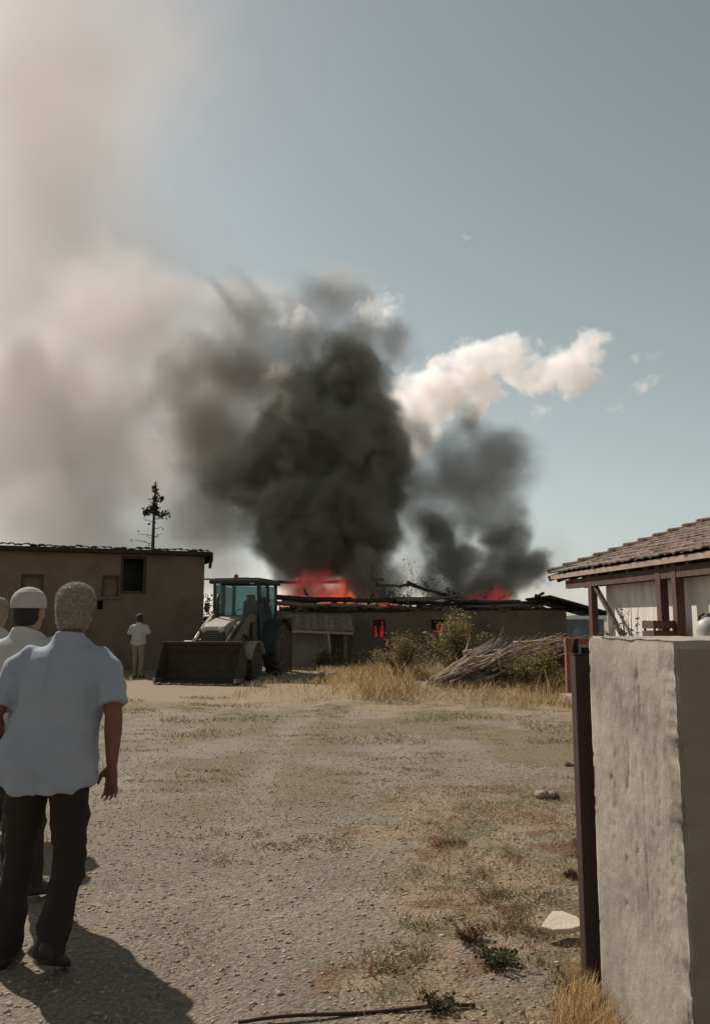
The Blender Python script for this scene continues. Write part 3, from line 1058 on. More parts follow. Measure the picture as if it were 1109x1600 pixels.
V = Vector
c0, c1, c2, c3 = V((xl_n, yn, -0.1)), V((xr, yn, -0.1)), V((xr, yf, -0.1)), V((xl_f, yf, -0.1))
up = V((0, 0, ztp + 0.1))
mb = MB()
mb.add(*patch(c3, c0, c0 + up, c3 + up, 72, 160))          # sunlit end, facing the gateway
sq = lambda u: u * u
mb.add(*patch(c0, c1, c1 + up, c0 + up, 90, 160, sq))
mb.add(*patch(c1, c2, c2 + up, c1 + up, 72, 160))
mb.add(*patch(c2, c3, c3 + up, c2 + up, 90, 160, lambda u: 1 - (1 - u) ** 2))
mb.add(*patch(c0 + up, c1 + up, c2 + up, c3 + up, 90, 72, sq))
pil = mb.build('gate_pillar', M_pillar, None, True)
bm = bmesh.new(); bm.from_mesh(pil.data)
bmesh.ops.remove_doubles(bm, verts=bm.verts, dist=0.0001)
bmesh.ops.recalc_face_normals(bm, faces=bm.faces)
bm.to_mesh(pil.data); bm.free()


def pil_d(p):
    e = min(abs(p.x - xl_n) + abs(p.y - yn), 0.12)                 # wear along the near corner
    edge = 1.0 - e / 0.12
    q = p * 1.0
    d = 0.004 * noise.noise(q * 2.6) + 0.0014 * noise.noise(q * 8) + 0.0014 * noise.noise(q * 24)
    pit = noise.noise(Vector((p.x * 26, p.y * 26, p.z * 13)) + Vector((8, 3, 6)))
    zn = noise.noise(Vector((p.x * 4, p.y * 4, p.z * 3)) + Vector((5, 1, 2)))
    if pit > .6 and zn > .05 and p.x < xl_n + .25: d -= .05 * (pit - .6)
    crk = abs(noise.noise(Vector((p.y * 11 + p.z * .8, p.z * 1.1, 7.7)))); zone = noise.noise(Vector((p.y * 3, p.z * 2.4, 1.5)))
    if crk < .025 and zone > .2 and p.x < xl_n + .05: d -= .008 * (1 - crk / .025) * min(1, (zone - .2) * 8)
    d -= 0.016 * 1.5 * edge * max(0, noise.noise(Vector((1, 2, p.z * 11))) + 0.2 + .5 * noise.noise(Vector((4, 2, p.z * 31))))
    d -= 0.014 * max(0, (p.z - ztp + 0.05) / 0.05) * max(0, noise.noise(Vector((p.x * 8, p.y * 8, 4))))
    return d


roughen(pil.data, pil_d)
pil.data.materials.append(mat('brown_render_shade', (0.29, 0.24, 0.18), (0.215, 0.18, 0.135), 1.6, 0.95, 0.5, 14, c3=(0.24, 0.18, 0.13), s3=1.5))  # brown front render, its darker tone also standing in for the face's shade
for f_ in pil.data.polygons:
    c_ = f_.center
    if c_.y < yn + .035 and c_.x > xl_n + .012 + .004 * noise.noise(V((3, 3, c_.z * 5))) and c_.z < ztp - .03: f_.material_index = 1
tag(pil, 'rough grey plastered pillar and wall end at the gateway', 'pillar')

gp = empty('gate_post', (1.0, 3.62, 0), 0, 'dark red steel gate post standing against the pillar', 'gate post')
MB().box((0, 0, 0.69), (0.066, 0.085, 1.46)).build('post', M_darksteel, gp, bevel=0.006)
MB().box((0, 0, 1.4235), (0.072, 0.091, 0.006)).build('post_cap', M_darksteel, gp)
MB().lathe([(0.002, 1.427), (0.014, 1.427), (0.014, 1.49), (0.002, 1.49)], 10, 'Z', (-0.018, 0.0, 0)).build('hinge_pin', M_black, gp, True)
MB().box((0.03, 0, 1.44), (0.05, 0.03, 0.025)).build('hinge_plate', M_black, gp)

# rusty frame farther back
p = gnd(890, 1097)
rfm = empty('steel_portal', (p.x, p.y, 0), 0, 'rust red square steel frame standing behind the gate post', 'frame')
H_ = at(890, 1003, p.y).z
MB().box((0, 0, H_ / 2 - 0.06), (0.12, 0.12, H_ + 0.02)).build('leg', M_rust, rfm, bevel=0.008)
MB().box((0.95, 0, H_ / 2 - 0.06), (0.12, 0.12, H_ + 0.02)).build('leg', M_rust, rfm, bevel=0.008)
MB().box((0.475, 0, H_ + 0.01), (1.09, 0.14, 0.13)).build('top_bar', M_rust, rfm, bevel=0.008)
MB().box((0.475, 0, 0.42), (0.82, 0.08, 0.08)).build('cross_bar', M_rust, rfm)

# steel sill across the gateway
a, b = gnd(372, 1602), gnd(742, 1577)
pts = [V((*a.lerp(b, t).to_2d(), 0.012 + 0.006 * math.sin(9 * t))) + V((0, 0.02 * math.sin(3 * t), 0)) for t in [i / 12 for i in range(13)]]
o = MB().tube([q - a for q in pts], [0.008] * 13, 7).build('steel_rod', M_darksteel, None, True)
o.location = a
tag(o, 'thin dark steel rod lying across the gravel gateway', 'rod')

# ================================================================== BACKHOE LOADER
M_cab = mat('teal_cab_paint', (0.016, 0.036, 0.036), (0.028, 0.034, 0.03), 2.5, 0.6, 0.1, 30, spec=0.4)
M_bucket = mat('worn_brown_steel', (0.075, 0.054, 0.038), (0.045, 0.034, 0.026), 4, 0.8, 0.3, 25)
M_hood = mat('beige_bonnet_paint', (0.3, 0.25, 0.19), (0.19, 0.155, 0.12), 3, 0.6, 0.1, 30, spec=0.35, c3=(0.12, 0.09, 0.065), s3=3.0, w3=(.54, .7))
M_arm = mat('dull_arm_paint', (0.2, 0.155, 0.11), (0.12, 0.095, 0.07), 5, 0.65)
M_rubber = mat('tyre_rubber', (0.04, 0.036, 0.031), (0.075, 0.064, 0.053), 6, 0.9, 0.3, 40)
M_edge = mat('polished_edge', (0.42, 0.38, 0.33), (0.25, 0.22, 0.19), 6, 0.4, metal=0.7)
M_engine = mat('greasy_engine', (0.03, 0.027, 0.024), (0.05, 0.045, 0.04), 10, 0.7, 0.3, 30)
mg = bpy.data.materials.new('cab_glass'); mg.use_nodes = True
g = mg.node_tree.nodes['Principled BSDF']
g.inputs['Base Color'].default_value = (0.30, 0.45, 0.46, 1); g.inputs['Roughness'].default_value = 0.03
g.inputs['Transmission Weight'].default_value = 0.9; g.inputs['IOR'].default_value = 1.45
mbe = emit_mat('red_beacon_lens', (0.3, 0.01, 0.01), (0.35, 0.015, 0.012), 0.25, 3)
HA = R(168)
lo = empty('backhoe_loader', (-3.27, 23.5, 0), HA, 'teal cabbed backhoe loader facing the yard with its front bucket down', 'tractor')


def wheel(x, y, r, w_, side):
    wb = MB()
    rin = r * 0.55
    wb.lathe([(rin, -w_ / 2 * .8), (r * .85, -w_ / 2), (r * .955, -w_ / 2 * .8), (r * .965, 0), (r * .955, w_ / 2 * .8), (r * .85, w_ / 2), (rin, w_ / 2 * .8), (rin * 0.99, 0)], 36)
    wo = MB()
    # tyre as ring: reuse lathe and then cut caps by building with rim filling it
    n_ = 20
    for k in range(n_):
        a = 2 * math.pi * k / n_
        for s_ in (-1, 1):
            rt = Matrix.Rotation(a + s_ * 0.06, 3, 'X')
            wb.box(rt @ V((s_ * w_ * .22, 0, r * .975)), (w_ * .52, r * .085, r * .07), rt @ Matrix.Rotation(s_ * 0.6, 3, 'Z'))
    we = empty('wheel', (x, y, r - 0.015)); we.parent = lo
    wb.build('tyre', M_rubber, we)
    rb = MB(); sx = side
    rb.lathe([(0.02, sx * w_ * .1), (r * .18, sx * w_ * .1), (r * .2, sx * w_ * .3), (r * .24, sx * w_ * .3), (r * .27, sx * w_ * .14), (r * .5, sx * w_ * .2), (r * .53, sx * w_ * .41), (r * .56, sx * w_ * .41), (r * .57, sx * w_ * .38), (0.02, -sx * w_ * .3)], 28)
    for k in range(6):
        a = k * math.pi / 3
        rb.box((sx * w_ * .31, r * .2 * math.cos(a), r * .2 * math.sin(a)), (0.03, 0.035, 0.035))
    rb.build('rim', M_arm, we)
    return we


for s_ in (-1, 1):
    wheel(s_ * 0.88, -0.55, 0.76, 0.46, s_)
    wheel(s_ * 0.86, 1.55, 0.47, 0.32, s_)
    # front mudguards
    fm = MB(); rings = []
    for k in range(9):
        a = R(10 + 150 * k / 8); 
        for_ = V((0, 1.55 + 0.56 * math.cos(a), 0.46 + 0.56 * math.sin(a)))
        nn = V((0, math.cos(a), math.sin(a)))
        rings.append([for_ + V((s_ * 0.86 + q * 0.2, 0, 0)) + nn * e for q, e in ((-1, 0), (1, 0), (1, 0.02), (-1, 0.02))])
    fm.loft(rings); fm.build('front_mudguard', M_hood, lo, True)
    fm = MB(); rings = []
    for k in range(9):
        a = R(-5 + 150 * k / 8)
        for_ = V((0, -0.55 + 0.9 * math.cos(a), 0.74 + 0.9 * math.sin(a)))
        nn = V((0, math.cos(a), math.sin(a)))
        rings.append([for_ + V((s_ * 0.86 + q * 0.26, 0, 0)) + nn * e for q, e in ((-1, 0), (1, 0), (1, 0.025), (-1, 0.025))])
    fm.loft(rings); fm.build('rear_mudguard', M_cab, lo)
mb = MB(); mb.box((0, 0.6, 0.72), (0.62, 3.2, 0.35)); mb.box((0, 1.55, 0.47), (1.5, 0.2, 0.2)); mb.box((0, -0.55, 0.72), (1.4, 0.26, 0.28))
mb.build('chassis', M_engine, lo)
# bonnet: sloping box, light on top, dark grille in front
mb = MB()
rings = []
for (y, hw_, zb, zt_) in ((0.5, .42, .95, 1.72), (1.2, .42, .95, 1.66), (1.9, .40, .95, 1.52), (2.12, .38, .97, 1.42), (2.2, .34, 1.0, 1.32)):
    rings.append([V((-hw_, y, zb)), V((hw_, y, zb)), V((hw_, y, zt_ - .1)), V((hw_ - .1, y, zt_)), V((-hw_ + .1, y, zt_)), V((-hw_, y, zt_ - .1))])
mb.loft(rings); mb.build('bonnet', M_hood, lo, bevel=0.015)
gr = MB().box((0, 2.225, 1.10), (0.66, 0.05, 0.4)).build('grille', M_engine, lo)
for k in range(6): MB().box((0, 2.262, 0.95 + k * 0.06), (0.6, 0.02, 0.022)).build('grille_bar', M_arm, gr)
for s_ in (-1, 1):
    MB().lathe([(0.01, 0), (0.075, 0), (0.075, 0.03), (0.01, 0.045)], 14, 'Y', (s_ * 0.24, 2.262, 1.34)).build('headlight', mat('lamp_glass', (0.5, 0.5, 0.48), None, 3, 0.2, spec=0.6), lo, True)
# exhaust
MB().tube([(0.3, 1.2, 1.6), (0.3, 1.2, 2.15), (0.3, 1.12, 2.3)], 0.04, 9).build('exhaust', M_engine, lo, True)
# cab
cab = empty('cab'); cab.parent = lo; cab.scale = (0.92, 0.96, 1.0)
cy0, cy1, cw, cz0, cz1 = -1.1, 0.5, 0.78, 1.0, 2.66
MB().box((0, (cy0 + cy1) / 2, 0.99), (1.56, cy1 - cy0, 0.28)).build('cab_floor', M_cab, cab, bevel=0.02)
MB().box((0, cy1 - .02, 1.33), (1.46, 0.06, 0.42)).build('front_panel', M_cab, cab, bevel=0.01)
mb = MB()
mb.box((0, (cy0 + cy1) / 2 + .04, cz1 + 0.02), (1.7, cy1 - cy0 + .36, 0.11)); mb.box((0, (cy0 + cy1) / 2 + .02, cz1 + 0.1), (1.46, cy1 - cy0 + .1, 0.06))
mb.build('cab_roof', M_cab, cab, bevel=0.02)
for s_ in (-1, 1):
    MB().beam((s_ * .75, cy1 - .02, 1.1), (s_ * .72, cy1 + .06, cz1), 0.085, 0.085).build('cab_post', M_cab, cab)
    MB().beam((s_ * .76, -0.25, 1.1), (s_ * .73, -0.22, cz1), 0.08, 0.09).build('cab_post', M_cab, cab)
    MB().beam((s_ * .75, cy0 + .02, 1.1), (s_ * .72, cy0 + .02, cz1), 0.085, 0.085).build('cab_post', M_cab, cab)
    MB().box((s_ * .75, 0.12, 1.28), (0.04, 0.64, 0.4)).build('door', M_cab, cab)
    MB().box((s_ * .745, 0.13, 2.05), (0.008, 0.62, 1.1)).build('side_window', mg, cab)
    MB().box((s_ * .745, -0.66, 2.0), (0.008, 0.74, 1.15)).build('rear_side_window', mg, cab)
    MB().box((s_ * .97, 0.55, 1.95), (0.16, 0.03, 0.26)).build('mirror', M_engine, cab, bevel=0.008)
    MB().tube([(s_ * .74, 0.5, 2.2), (s_ * .95, 0.55, 2.1)], 0.014, 6).build('mirror_arm', M_engine, cab)
    MB().box((s_ * .55, cy1 + .17, cz1 - .0), (0.16, 0.08, 0.11)).build('work_light', mat('lamp_glass', (0.5, 0.5, 0.48)), cab, bevel=0.01)
MB().box((0, cy1 + .03, 2.06), (1.38, 0.008, 1.06), Euler((-0.06, 0, 0)).to_matrix()).build('windscreen', mg, cab)
MB().box((0, cy0, 2.0), (1.38, 0.008, 1.2)).build('rear_window', mg, cab)
MB().box((0, cy1 + .045, 1.56), (1.42, 0.05, 0.05)).build('window_rail', M_cab, cab)
mb = MB(); mb.box((0, -0.45, 1.3), (0.5, 0.5, 0.16)); mb.box((0, -0.72, 1.75), (0.5, 0.14, 0.85), Euler((0.15, 0, 0)).to_matrix()); mb.box((0, -0.74, 2.25), (0.28, 0.1, 0.2))
mb.build('seat', M_engine, cab, bevel=0.03)
mb = MB(); mb.tube([(0, 0.3, 1.1), (0, 0.12, 1.72)], 0.03, 7); pts = [(0.19 * math.cos(2 * math.pi * i / 18), 0.1 + 0.07 * math.sin(2 * math.pi * i / 18), 1.74 + 0.17 * math.sin(2 * math.pi * i / 18)) for i in range(19)]
mb.tube(pts, 0.015, 6, cap=False); mb.build('steering_wheel', M_engine, cab, True)
MB().lathe([(0.01, 2.79), (0.07, 2.79), (0.065, 2.87), (0.05, 2.91), (0.01, 2.92)], 14, 'Z', (0.2, 0.1, 0)).build('beacon', mbe, cab, True)
MB().box((0.0, 0.15, 2.805), (0.5, 0.12, 0.03)).build('beacon_bar', M_engine, cab)
# loader arms
for s_ in (-1, 1):
    x = s_ * 0.56
    pr = [(0.45, 1.62, .1), (0.9, 1.66, .11), (1.6, 1.3, .11), (2.3, 0.86, .1), (2.62, 0.55, .08)]
    rings = [[V((x + q * .045, y, z + e * h)) for q, e in ((-1, -1), (1, -1), (1, 1), (-1, 1))] for y, z, h in pr]
    arm = MB().loft(rings).build('loader_arm', M_arm, lo, bevel=0.008)
    MB().tube([(x, 0.75, 1.0), (x, 1.55, 1.22)], 0.05, 9).build('lift_ram', M_engine, arm, True)
    MB().tube([(x - s_ * .1, 1.25, 1.62), (x - s_ * .1, 2.05, 1.28)], 0.045, 9).build('tilt_ram', M_arm, arm, True)
    MB().tube([(x - s_ * .1, 2.05, 1.28), (x - s_ * .1, 2.5, 1.0)], 0.025, 8).build('ram_rod', M_edge, arm, True)
    MB().box((x, 0.48, 1.3), (0.12, 0.22, 0.75)).build('arm_tower', M_arm, lo)
MB().tube([(-0.55, 2.0, 1.04), (0.55, 2.0, 1.04)], 0.06, 9).build('cross_tube', M_arm, lo, True)
# bucket, mouth towards the front (+Y)
bk = empty('bucket'); bk.parent = lo; bk.scale = (0.92, 1, 1)
prof = [(3.42, 0.03), (2.95, 0.03), (2.74, 0.09), (2.63, 0.22), (2.6, 0.45), (2.66, 0.72), (2.82, 0.95), (2.93, 1.0)]
th = 0.03
W2 = 1.14
pin = []
for i, (y, z) in enumerate(prof):
    a = V((prof[max(i - 1, 0)][0], prof[max(i - 1, 0)][1])); b = V((prof[min(i + 1, len(prof) - 1)][0], prof[min(i + 1, len(prof) - 1)][1]))
    t = (b - a).normalized(); nrm_ = V((t.y, -t.x))
    pin.append((y + nrm_.x * th, z + nrm_.y * th))
rings = []
for x in (-W2, W2):
    rings.append([V((x, y, z)) for y, z in prof] + [V((x, y, z)) for y, z in reversed(pin)])
MB().loft(rings).build('bucket_shell', M_bucket, bk)
for s_ in (-1, 1):
    pts = [(y, z) for y, z in prof]
    ring = lambda x: [V((x, y, z)) for y, z in pts]
    MB().loft([ring(s_ * (W2 + .002)), ring(s_ * (W2 + .035))]).build('side_plate', M_bucket, bk)
    MB().box((s_ * (W2 + 0.02), 3.16, 0.1), (0.06, 0.5, 0.1)).build('side_cutter', M_edge, bk)
MB().box((0, 3.42, 0.02), (2 * W2, 0.16, 0.028)).build('cutting_edge', M_edge, bk)
MB().box((0, 2.93, 1.025), (2 * W2 + .06, 0.07, 0.05)).build('top_lip', M_bucket, bk, bevel=0.01)
for k in range(7):
    MB().box((-0.96 + k * 0.32, 3.52, 0.03), (0.07, 0.16, 0.035)).build('tooth', M_edge, bk)
# folded backhoe at the rear
mb = MB(); mb.beam((0.0, -1.9, 0.7), (0.05, -2.2, 2.5), 0.22, 0.3); mb.beam((0.05, -2.2, 2.5), (0.05, -2.75, 1.2), 0.2, 0.24)
mb.build('backhoe_boom', M_arm, lo, bevel=0.01)
MB().box((0.05, -2.7, 0.95), (0.5, 0.5, 0.5), taper=0.7).build('backhoe_bucket', M_bucket, lo, bevel=0.02)
MB().box((0, -1.5, 0.75), (1.9, 0.2, 0.5)).build('rear_frame', M_engine, lo)

# ================================================================== TREES, BUSHES
M_bark = mat('grey_bark', (0.12, 0.095, 0.075), (0.06, 0.048, 0.04), 10, 0.95, 0.4, 40)
M_leaf = attr_mat('leaf')


def leaf_cloud(name, pts, size, cols, parent, m=M_leaf):
    """many small leaf-shaped faces at the given points"""
    pts = np.array(pts); n = len(pts)
    d = rng.normal(size=(n, 3)); d /= np.linalg.norm(d, axis=1)[:, None]
    e = np.cross(d, rng.normal(size=(n, 3))); e /= np.linalg.norm(e, axis=1)[:, None]
    L_ = size * rng.uniform(0.6, 1.3, (n, 1)); w_ = L_ * 0.36
    vs = np.stack([pts, pts + d * L_ * .5 + e * w_, pts + d * L_, pts + d * L_ * .5 - e * w_], 1).reshape(-1, 3)
    fs = np.arange(4 * n).reshape(-1, 4)
    cols = np.array(cols); pick = cols[rng.integers(0, len(cols), n)] * rng.uniform(0.7, 1.25, (n, 1))
    return link(name, arrays_mesh(name, vs, fs, np.repeat(pick, 4, 0)), m, parent)


def grow(mb, p, d, r, ln, depth, tips, spread=0.6, droop=0.0):
    pts = [p]; rr = [r]
    q = p.copy(); dd = d.copy()
    for i in range(4):
        dd = (dd + V((random.uniform(-.18, .18), random.uniform(-.18, .18), random.uniform(-.1, .14) - droop))).normalized()
        q = q + dd * ln / 4
        pts.append(q.copy()); rr.append(max(0.003, r * (1 - 0.13 * (i + 1))))
        tips.append(q.copy())
    mb.tube(pts, rr, 5)
    if depth <= 0: return
    for k in range(random.choice((2, 3, 3))):
        i = random.randint(2, 4)
        nd = (dd + V((random.uniform(-1, 1), random.uniform(-1, 1), random.uniform(-.2, .6))) * spread).normalized()
        grow(mb, pts[i], nd, rr[i] * 0.62, ln * random.uniform(.6, .85), depth - 1, tips, spread, droop)


def bare_tree(px, Y, h, label, leafy, n_stem=4, seed=1, zbase=0.0, lean=0.25):
    random.seed(seed)
    p = at(px, 950, Y)
    t = empty('bare_tree', (p.x, Y, zbase), 0, label, 'tree')
    tips = []
    for k in range(n_stem):
        mb = MB()
        grow(mb, V((random.uniform(-.15, .15), random.uniform(-.15, .15), 0)), V((random.uniform(-lean, lean), random.uniform(-lean, lean), 1)).normalized(), 0.05, h * random.uniform(.42, .6), 3, tips, 0.6)
        mb.build('trunk', M_bark, t)
    hi = [q for q in tips if q.z > h * 0.3]
    if leafy:
        pts = [q + V((random.gauss(0, .06), random.gauss(0, .06), random.gauss(0, .06))) for q in hi for _ in range(leafy) if random.random() < 0.8]
        leaf_cloud('foliage', pts, 0.075, [(0.035, 0.03, 0.02), (0.06, 0.045, 0.03), (0.045, 0.045, 0.025)], t)
    return t


bare_tree(606, 31.2, 3.1, 'scorched bare tree with upright stems rising through the barn roof', 0, 6, 3, 0.2, 0.12)
bare_tree(640, 31.8, 2.9, 'thin bare shrub with spread twigs right of the scorched tree', 1, 5, 5, 0.3, 0.35)
bare_tree(688, 31.6, 2.75, 'small shrub with dark leaf tufts behind the fallen beam', 2, 4, 9, 0.2, 0.3)
random.seed(21)

# tall half-dead spruce behind the adobe building
p = at(238, 860, 36.0); top = at(239, 752, 36.0)
sp = empty('spruce_tree', (p.x, 36.0, 0), 0, 'tall half-dead spruce standing behind the adobe building', 'tree')
Ht = top.z
MB().tube([(0, 0, 0), (0.02, 0, Ht * .4), (0.03, 0, Ht * .8), (0.05, 0, Ht)], [0.13, 0.1, 0.06, 0.015], 7).build('trunk', M_bark, sp, True)
lm = MB(); ndl = []
def limb(z, dx, dz, ln_, r_, dens):
    d = V((dx, random.uniform(-.4, .4), dz)).normalized(); st = V((0.03, 0, z))
    pts = [st, st + d * ln_ * .5 + V((0, 0, -.02)), st + d * ln_ + V((0, 0, -.1 * ln_))]
    lm.tube(pts, [r_, r_ * .7, r_ * .3], 5)
    for _ in range(int(dens * ln_)):
        t = random.random() ** 0.8
        c_ = st + d * ln_ * t
        ndl.append(c_ + V((random.gauss(0, .05), random.gauss(0, .06), random.gauss(-.05, .06))))
for k in range(26):
    z = Ht - 0.05 - 1.25 * (k / 26)
    limb(z, random.choice((-1, 1)) * random.uniform(.5, 1), -.7, 0.08 + 0.08 * (k / 26), 0.015, 80)
for (z_, dx, dz, ln_) in ((Ht - .75, 1, .0, .42), (Ht - 1.2, -1, -.45, .62), (Ht - 1.28, -1, -.2, .45), (Ht - 1.1, -.7, -.6, .5), (Ht - 1.42, 1, -.08, .72), (Ht - 1.45, .9, -.2, .4)):
    limb(z_, dx, dz, ln_, 0.026, 105)
for (z_, dx, dz, ln_) in ((Ht - 1.9, -1, .5, .5), (Ht - 2.2, 1, .3, .55), (Ht - 2.5, -1, .2, .7), (Ht - 2.6, 1, .55, .6), (Ht - 2.9, -1, .35, .9), (Ht - 1.75, 1, .2, .45)):
    limb(z_, dx, dz, ln_, 0.018, 6)
lm.build('limbs', M_bark, sp)
leaf_cloud('crown', ndl, 0.13, [(0.05, 0.046, 0.036), (0.07, 0.062, 0.048), (0.085, 0.068, 0.054)], sp)  # crown colours paled to put the veil of smoke into them


def bush(px, py, Y, rx, rz, n, cols, label, stems=16, lsize=0.05, name='bush', sparse=False):
    g0 = at(px, py, Y)
    b = empty(name, (g0.x, Y, ground_z(g0.x, Y) - 0.02), 0, label, 'bush')
    sm = MB(); pts = []
    for k in range(stems):
        a = random.uniform(0, 6.28); rr_ = random.uniform(.15, 1.1)
        tip = V((rx * rr_ * math.cos(a), rx * .7 * rr_ * math.sin(a), rz * random.uniform(.5, 1.15) * (1.1 - .45 * rr_)))
        mid = tip * .55 + V((0, 0, rz * .12))
        sm.tube([(0.12 * math.cos(a), .12 * math.sin(a), 0), mid, tip], [0.014, 0.01, 0.004], 5)
        for _ in range(n // stems):
            t = random.uniform(.25, 1.05)
            c_ = (mid * (t * 2) if t < .5 else mid.lerp(tip, t * 2 - 1))
            s_ = (.10 if sparse else .16) * rx
            pts.append(c_ + V((random.gauss(0, s_), random.gauss(0, s_), random.gauss(0, s_ * .9))))
    pts = [q for q in pts if q.z > 0.02]
    sm.build('stem', M_bark, b); leaf_cloud('foliage', pts, lsize, cols, b)
    return b


YG = [(0.17, 0.15, 0.05), (0.23, 0.19, 0.07), (0.13, 0.125, 0.045), (0.27, 0.21, 0.09)]
bush(712, 1050, 19.8, 0.75, 1.5, 4600, [(.25, .215, .085), (.32, .265, .11), (.2, .175, .07), (.38, .29, .15)], 'tall yellow green weed bush in front of the barn wall', 44, 0.06, sparse=True)
bush(632, 1050, 19.4, 0.75, 1.0, 3000, [(.22, .19, .08), (.3, .22, .11), (.26, .19, .09)], 'lower dry bush left of the tall yellow green bush', 40, 0.05, sparse=True)
bush(838, 1085, 17.2, 0.66, 0.74, 5000, [(0.2, 0.18, 0.065), (0.26, 0.22, 0.09), (0.15, 0.14, 0.055), (0.3, 0.24, 0.11)], 'rounded olive green bush in front of the branch pile', 34, 0.055)
bush(880, 1040, 18.2, 0.5, 0.8, 1500, [(0.1, 0.09, 0.04), (0.16, 0.12, 0.06)], 'brown thin bush at the end of the branch pile', 14, 0.05)
bush(330, 1000, 27.6, 0.5, 2.4, 1800, [(0.05, 0.05, 0.03), (0.07, 0.06, 0.04)], 'tall dark bush growing under the pipe frame', 14, 0.09)
bush(505, 1045, 27.0, 0.5, 0.6, 900, [(0.12, 0.11, 0.06), (0.2, 0.16, 0.09)], 'low scrubby bush before the lean-to shed', 12, 0.07)
bush(560, 1045, 26.5, 0.7, 0.6, 1000, [(0.1, 0.095, 0.05), (0.2, 0.16, 0.09)], 'low dusty bush between the shed and the dry grass', 12, 0.07)

# ---- pile of cut branches: every branch its own object
M_br = [M_pale, mat('grey_branch', (0.36, 0.31, 0.25), (0.2, 0.165, 0.13), 6, 0.85), mat('brown_branch', (0.24, 0.175, 0.125), (0.14, 0.1, 0.075), 6, 0.85)]
BG = 'cut branches lying in the pile'
random.seed(33)


def branch(a, b, r, label, m_, forks=2):
    d = b - a
    pts = []; rr = []
    sag = random.uniform(-.04, .16) * d.length * .3
    side = d.cross(V((0, 0, 1))).normalized()
    bend = random.uniform(-.07, .07) * d.length
    for i in range(9):
        t = i / 8
        q = d * t + V((0, 0, -sag * math.sin(math.pi * t) * .4)) + side * bend * math.sin(math.pi * t)
        q += V((random.uniform(-1, 1), random.uniform(-1, 1), random.uniform(-1, 1))) * .02
        pts.append(q); rr.append(r * (1 - .68 * t))
    mb = MB(); mb.tube(pts, rr, 6)
    for k in range(forks):
        i = random.randint(3, 7)
        fd = (d.normalized() + V((random.uniform(-.6, .6), random.uniform(-.5, .5), random.uniform(-.1, .45)))).normalized()
        l_ = d.length * random.uniform(.12, .3)
        mb.tube([pts[i], pts[i] + fd * l_ * .5, pts[i] + fd * l_ + V((0, 0, random.uniform(-.05, .08)))], [rr[i] * .6, rr[i] * .4, .004], 5)
    o = mb.build('branch', m_, None, True)
    o.location = a
    return tag(o, label, 'branch', BG)


def gl_(a, b, r, m_):
    shade = {0: 'pale', 1: 'grey', 2: 'brown'}[M_br.index(m_)]
    px = 554 + (a.x + b.x) / 2 / ((a.y + b.y) / 2) * F
    where = 'near its left end' if px < 722 else ('near its middle' if px < 775 else ('behind the olive bush' if px < 850 else 'by the rusty portal'))
    st = (b.z - a.z) / (b - a).length
    tilt = 'steep' if st > .42 else ('slanting' if st > .28 else ('sloping' if st > .14 else ('flat' if st > -.05 else 'drooping')))
    lev = 'low' if min(a.z, b.z) < .42 else ('midway' if min(a.z, b.z) < .62 else 'high')
    ln_ = 'long' if (b - a).length > 1.9 else ('short' if (b - a).length < 1.3 else 'medium')
    th_ = 'thick' if r > .036 else ('thin' if r < .029 else 'sturdy')
    return f'{ln_} {th_} {shade} {tilt} branch {lev} in the brush pile {where}'


specials = [((655, 1079, 17.4), (770, 1000, 18.6), .05, 'thickest pale branch at the left edge of the brush pile'),
            ((668, 1066, 17.6), (748, 1010, 18.9), .042, None),
            ((735, 1030, 17.9), (880, 1000, 18.4), .046, None),
            ((725, 1018, 18.4), (812, 1012, 18.8), .04, 'pale branch lying flat across the top of the brush pile'),
            ((850, 997, 18.6), (893, 1012, 18.0), .035, 'short pale branch sloping down towards the rusty steel frame')]
for k in range(22):
    t_ = k / 21
    specials.append(((662 + 70 * t_ + random.uniform(-6, 6), 1077 - 34 * t_ + random.uniform(-5, 5), random.uniform(17.2, 17.7)), (750 + 150 * t_ + random.uniform(-15, 10), 1006 - 10 * t_ + random.uniform(-10, 12), random.uniform(17.6, 18.5)), random.uniform(.022, .036), None))
for (a, b, r, lab) in specials:
    branch(at(*a), at(*b), r, lab or gl_(at(*a), at(*b), r, M_pale), M_pale)
for i in range(58):
    t = random.random()
    px0 = 655 + 120 * t + random.uniform(-10, 40); py0 = 1080 - 22 * t + random.uniform(-16, 4)
    Y0 = random.uniform(17.2, 18.4)
    px1 = px0 + random.uniform(70, 150); py1 = max(998, py0 - random.uniform(22, 66))
    a, b = at(px0, py0, Y0), at(px1, py1, Y0 + random.uniform(.3, 1.6))
    a.z = max(a.z, ground_z(a.x, a.y) + .02)
    r_, m_ = random.uniform(.022, .042), random.choice(M_br)
    branch(a, b, r_, gl_(a, b, r_, m_), m_, random.choice((1, 2, 3)))
for i in range(20):
    px0 = random.uniform(760, 880); py0 = random.uniform(1004, 1050)
    a = at(px0, py0, random.uniform(18, 19)); b = at(px0 + random.uniform(40, 110), py0 + random.uniform(-24, 14), random.uniform(18, 19.2))
    r_, m_ = random.uniform(.018, .034), random.choice(M_br)
    branch(a, b, r_, gl_(a, b, r_, m_), m_, 3)

same = {}
for o in [o for o in S.objects if o.get('group') == BG]: same.setdefault(o['label'], []).append(o)
for lab, os_ in same.items():
    if len(os_) < 2: continue
    os_.sort(key=lambda o: (lambda q: q.x / q.y)(o.location + sum((V(c_) for c_ in o.bound_box), V()) / 8))
    names = {2: ['left', 'right'], 3: ['leftmost', 'middle', 'rightmost']}.get(len(os_), ['leftmost'] + ['inner left', 'inner right', 'central', 'fifth', 'sixth'][:len(os_) - 2] + ['rightmost'])
    for o, w_ in zip(os_, names): o['label'] = w_ + ' ' + lab

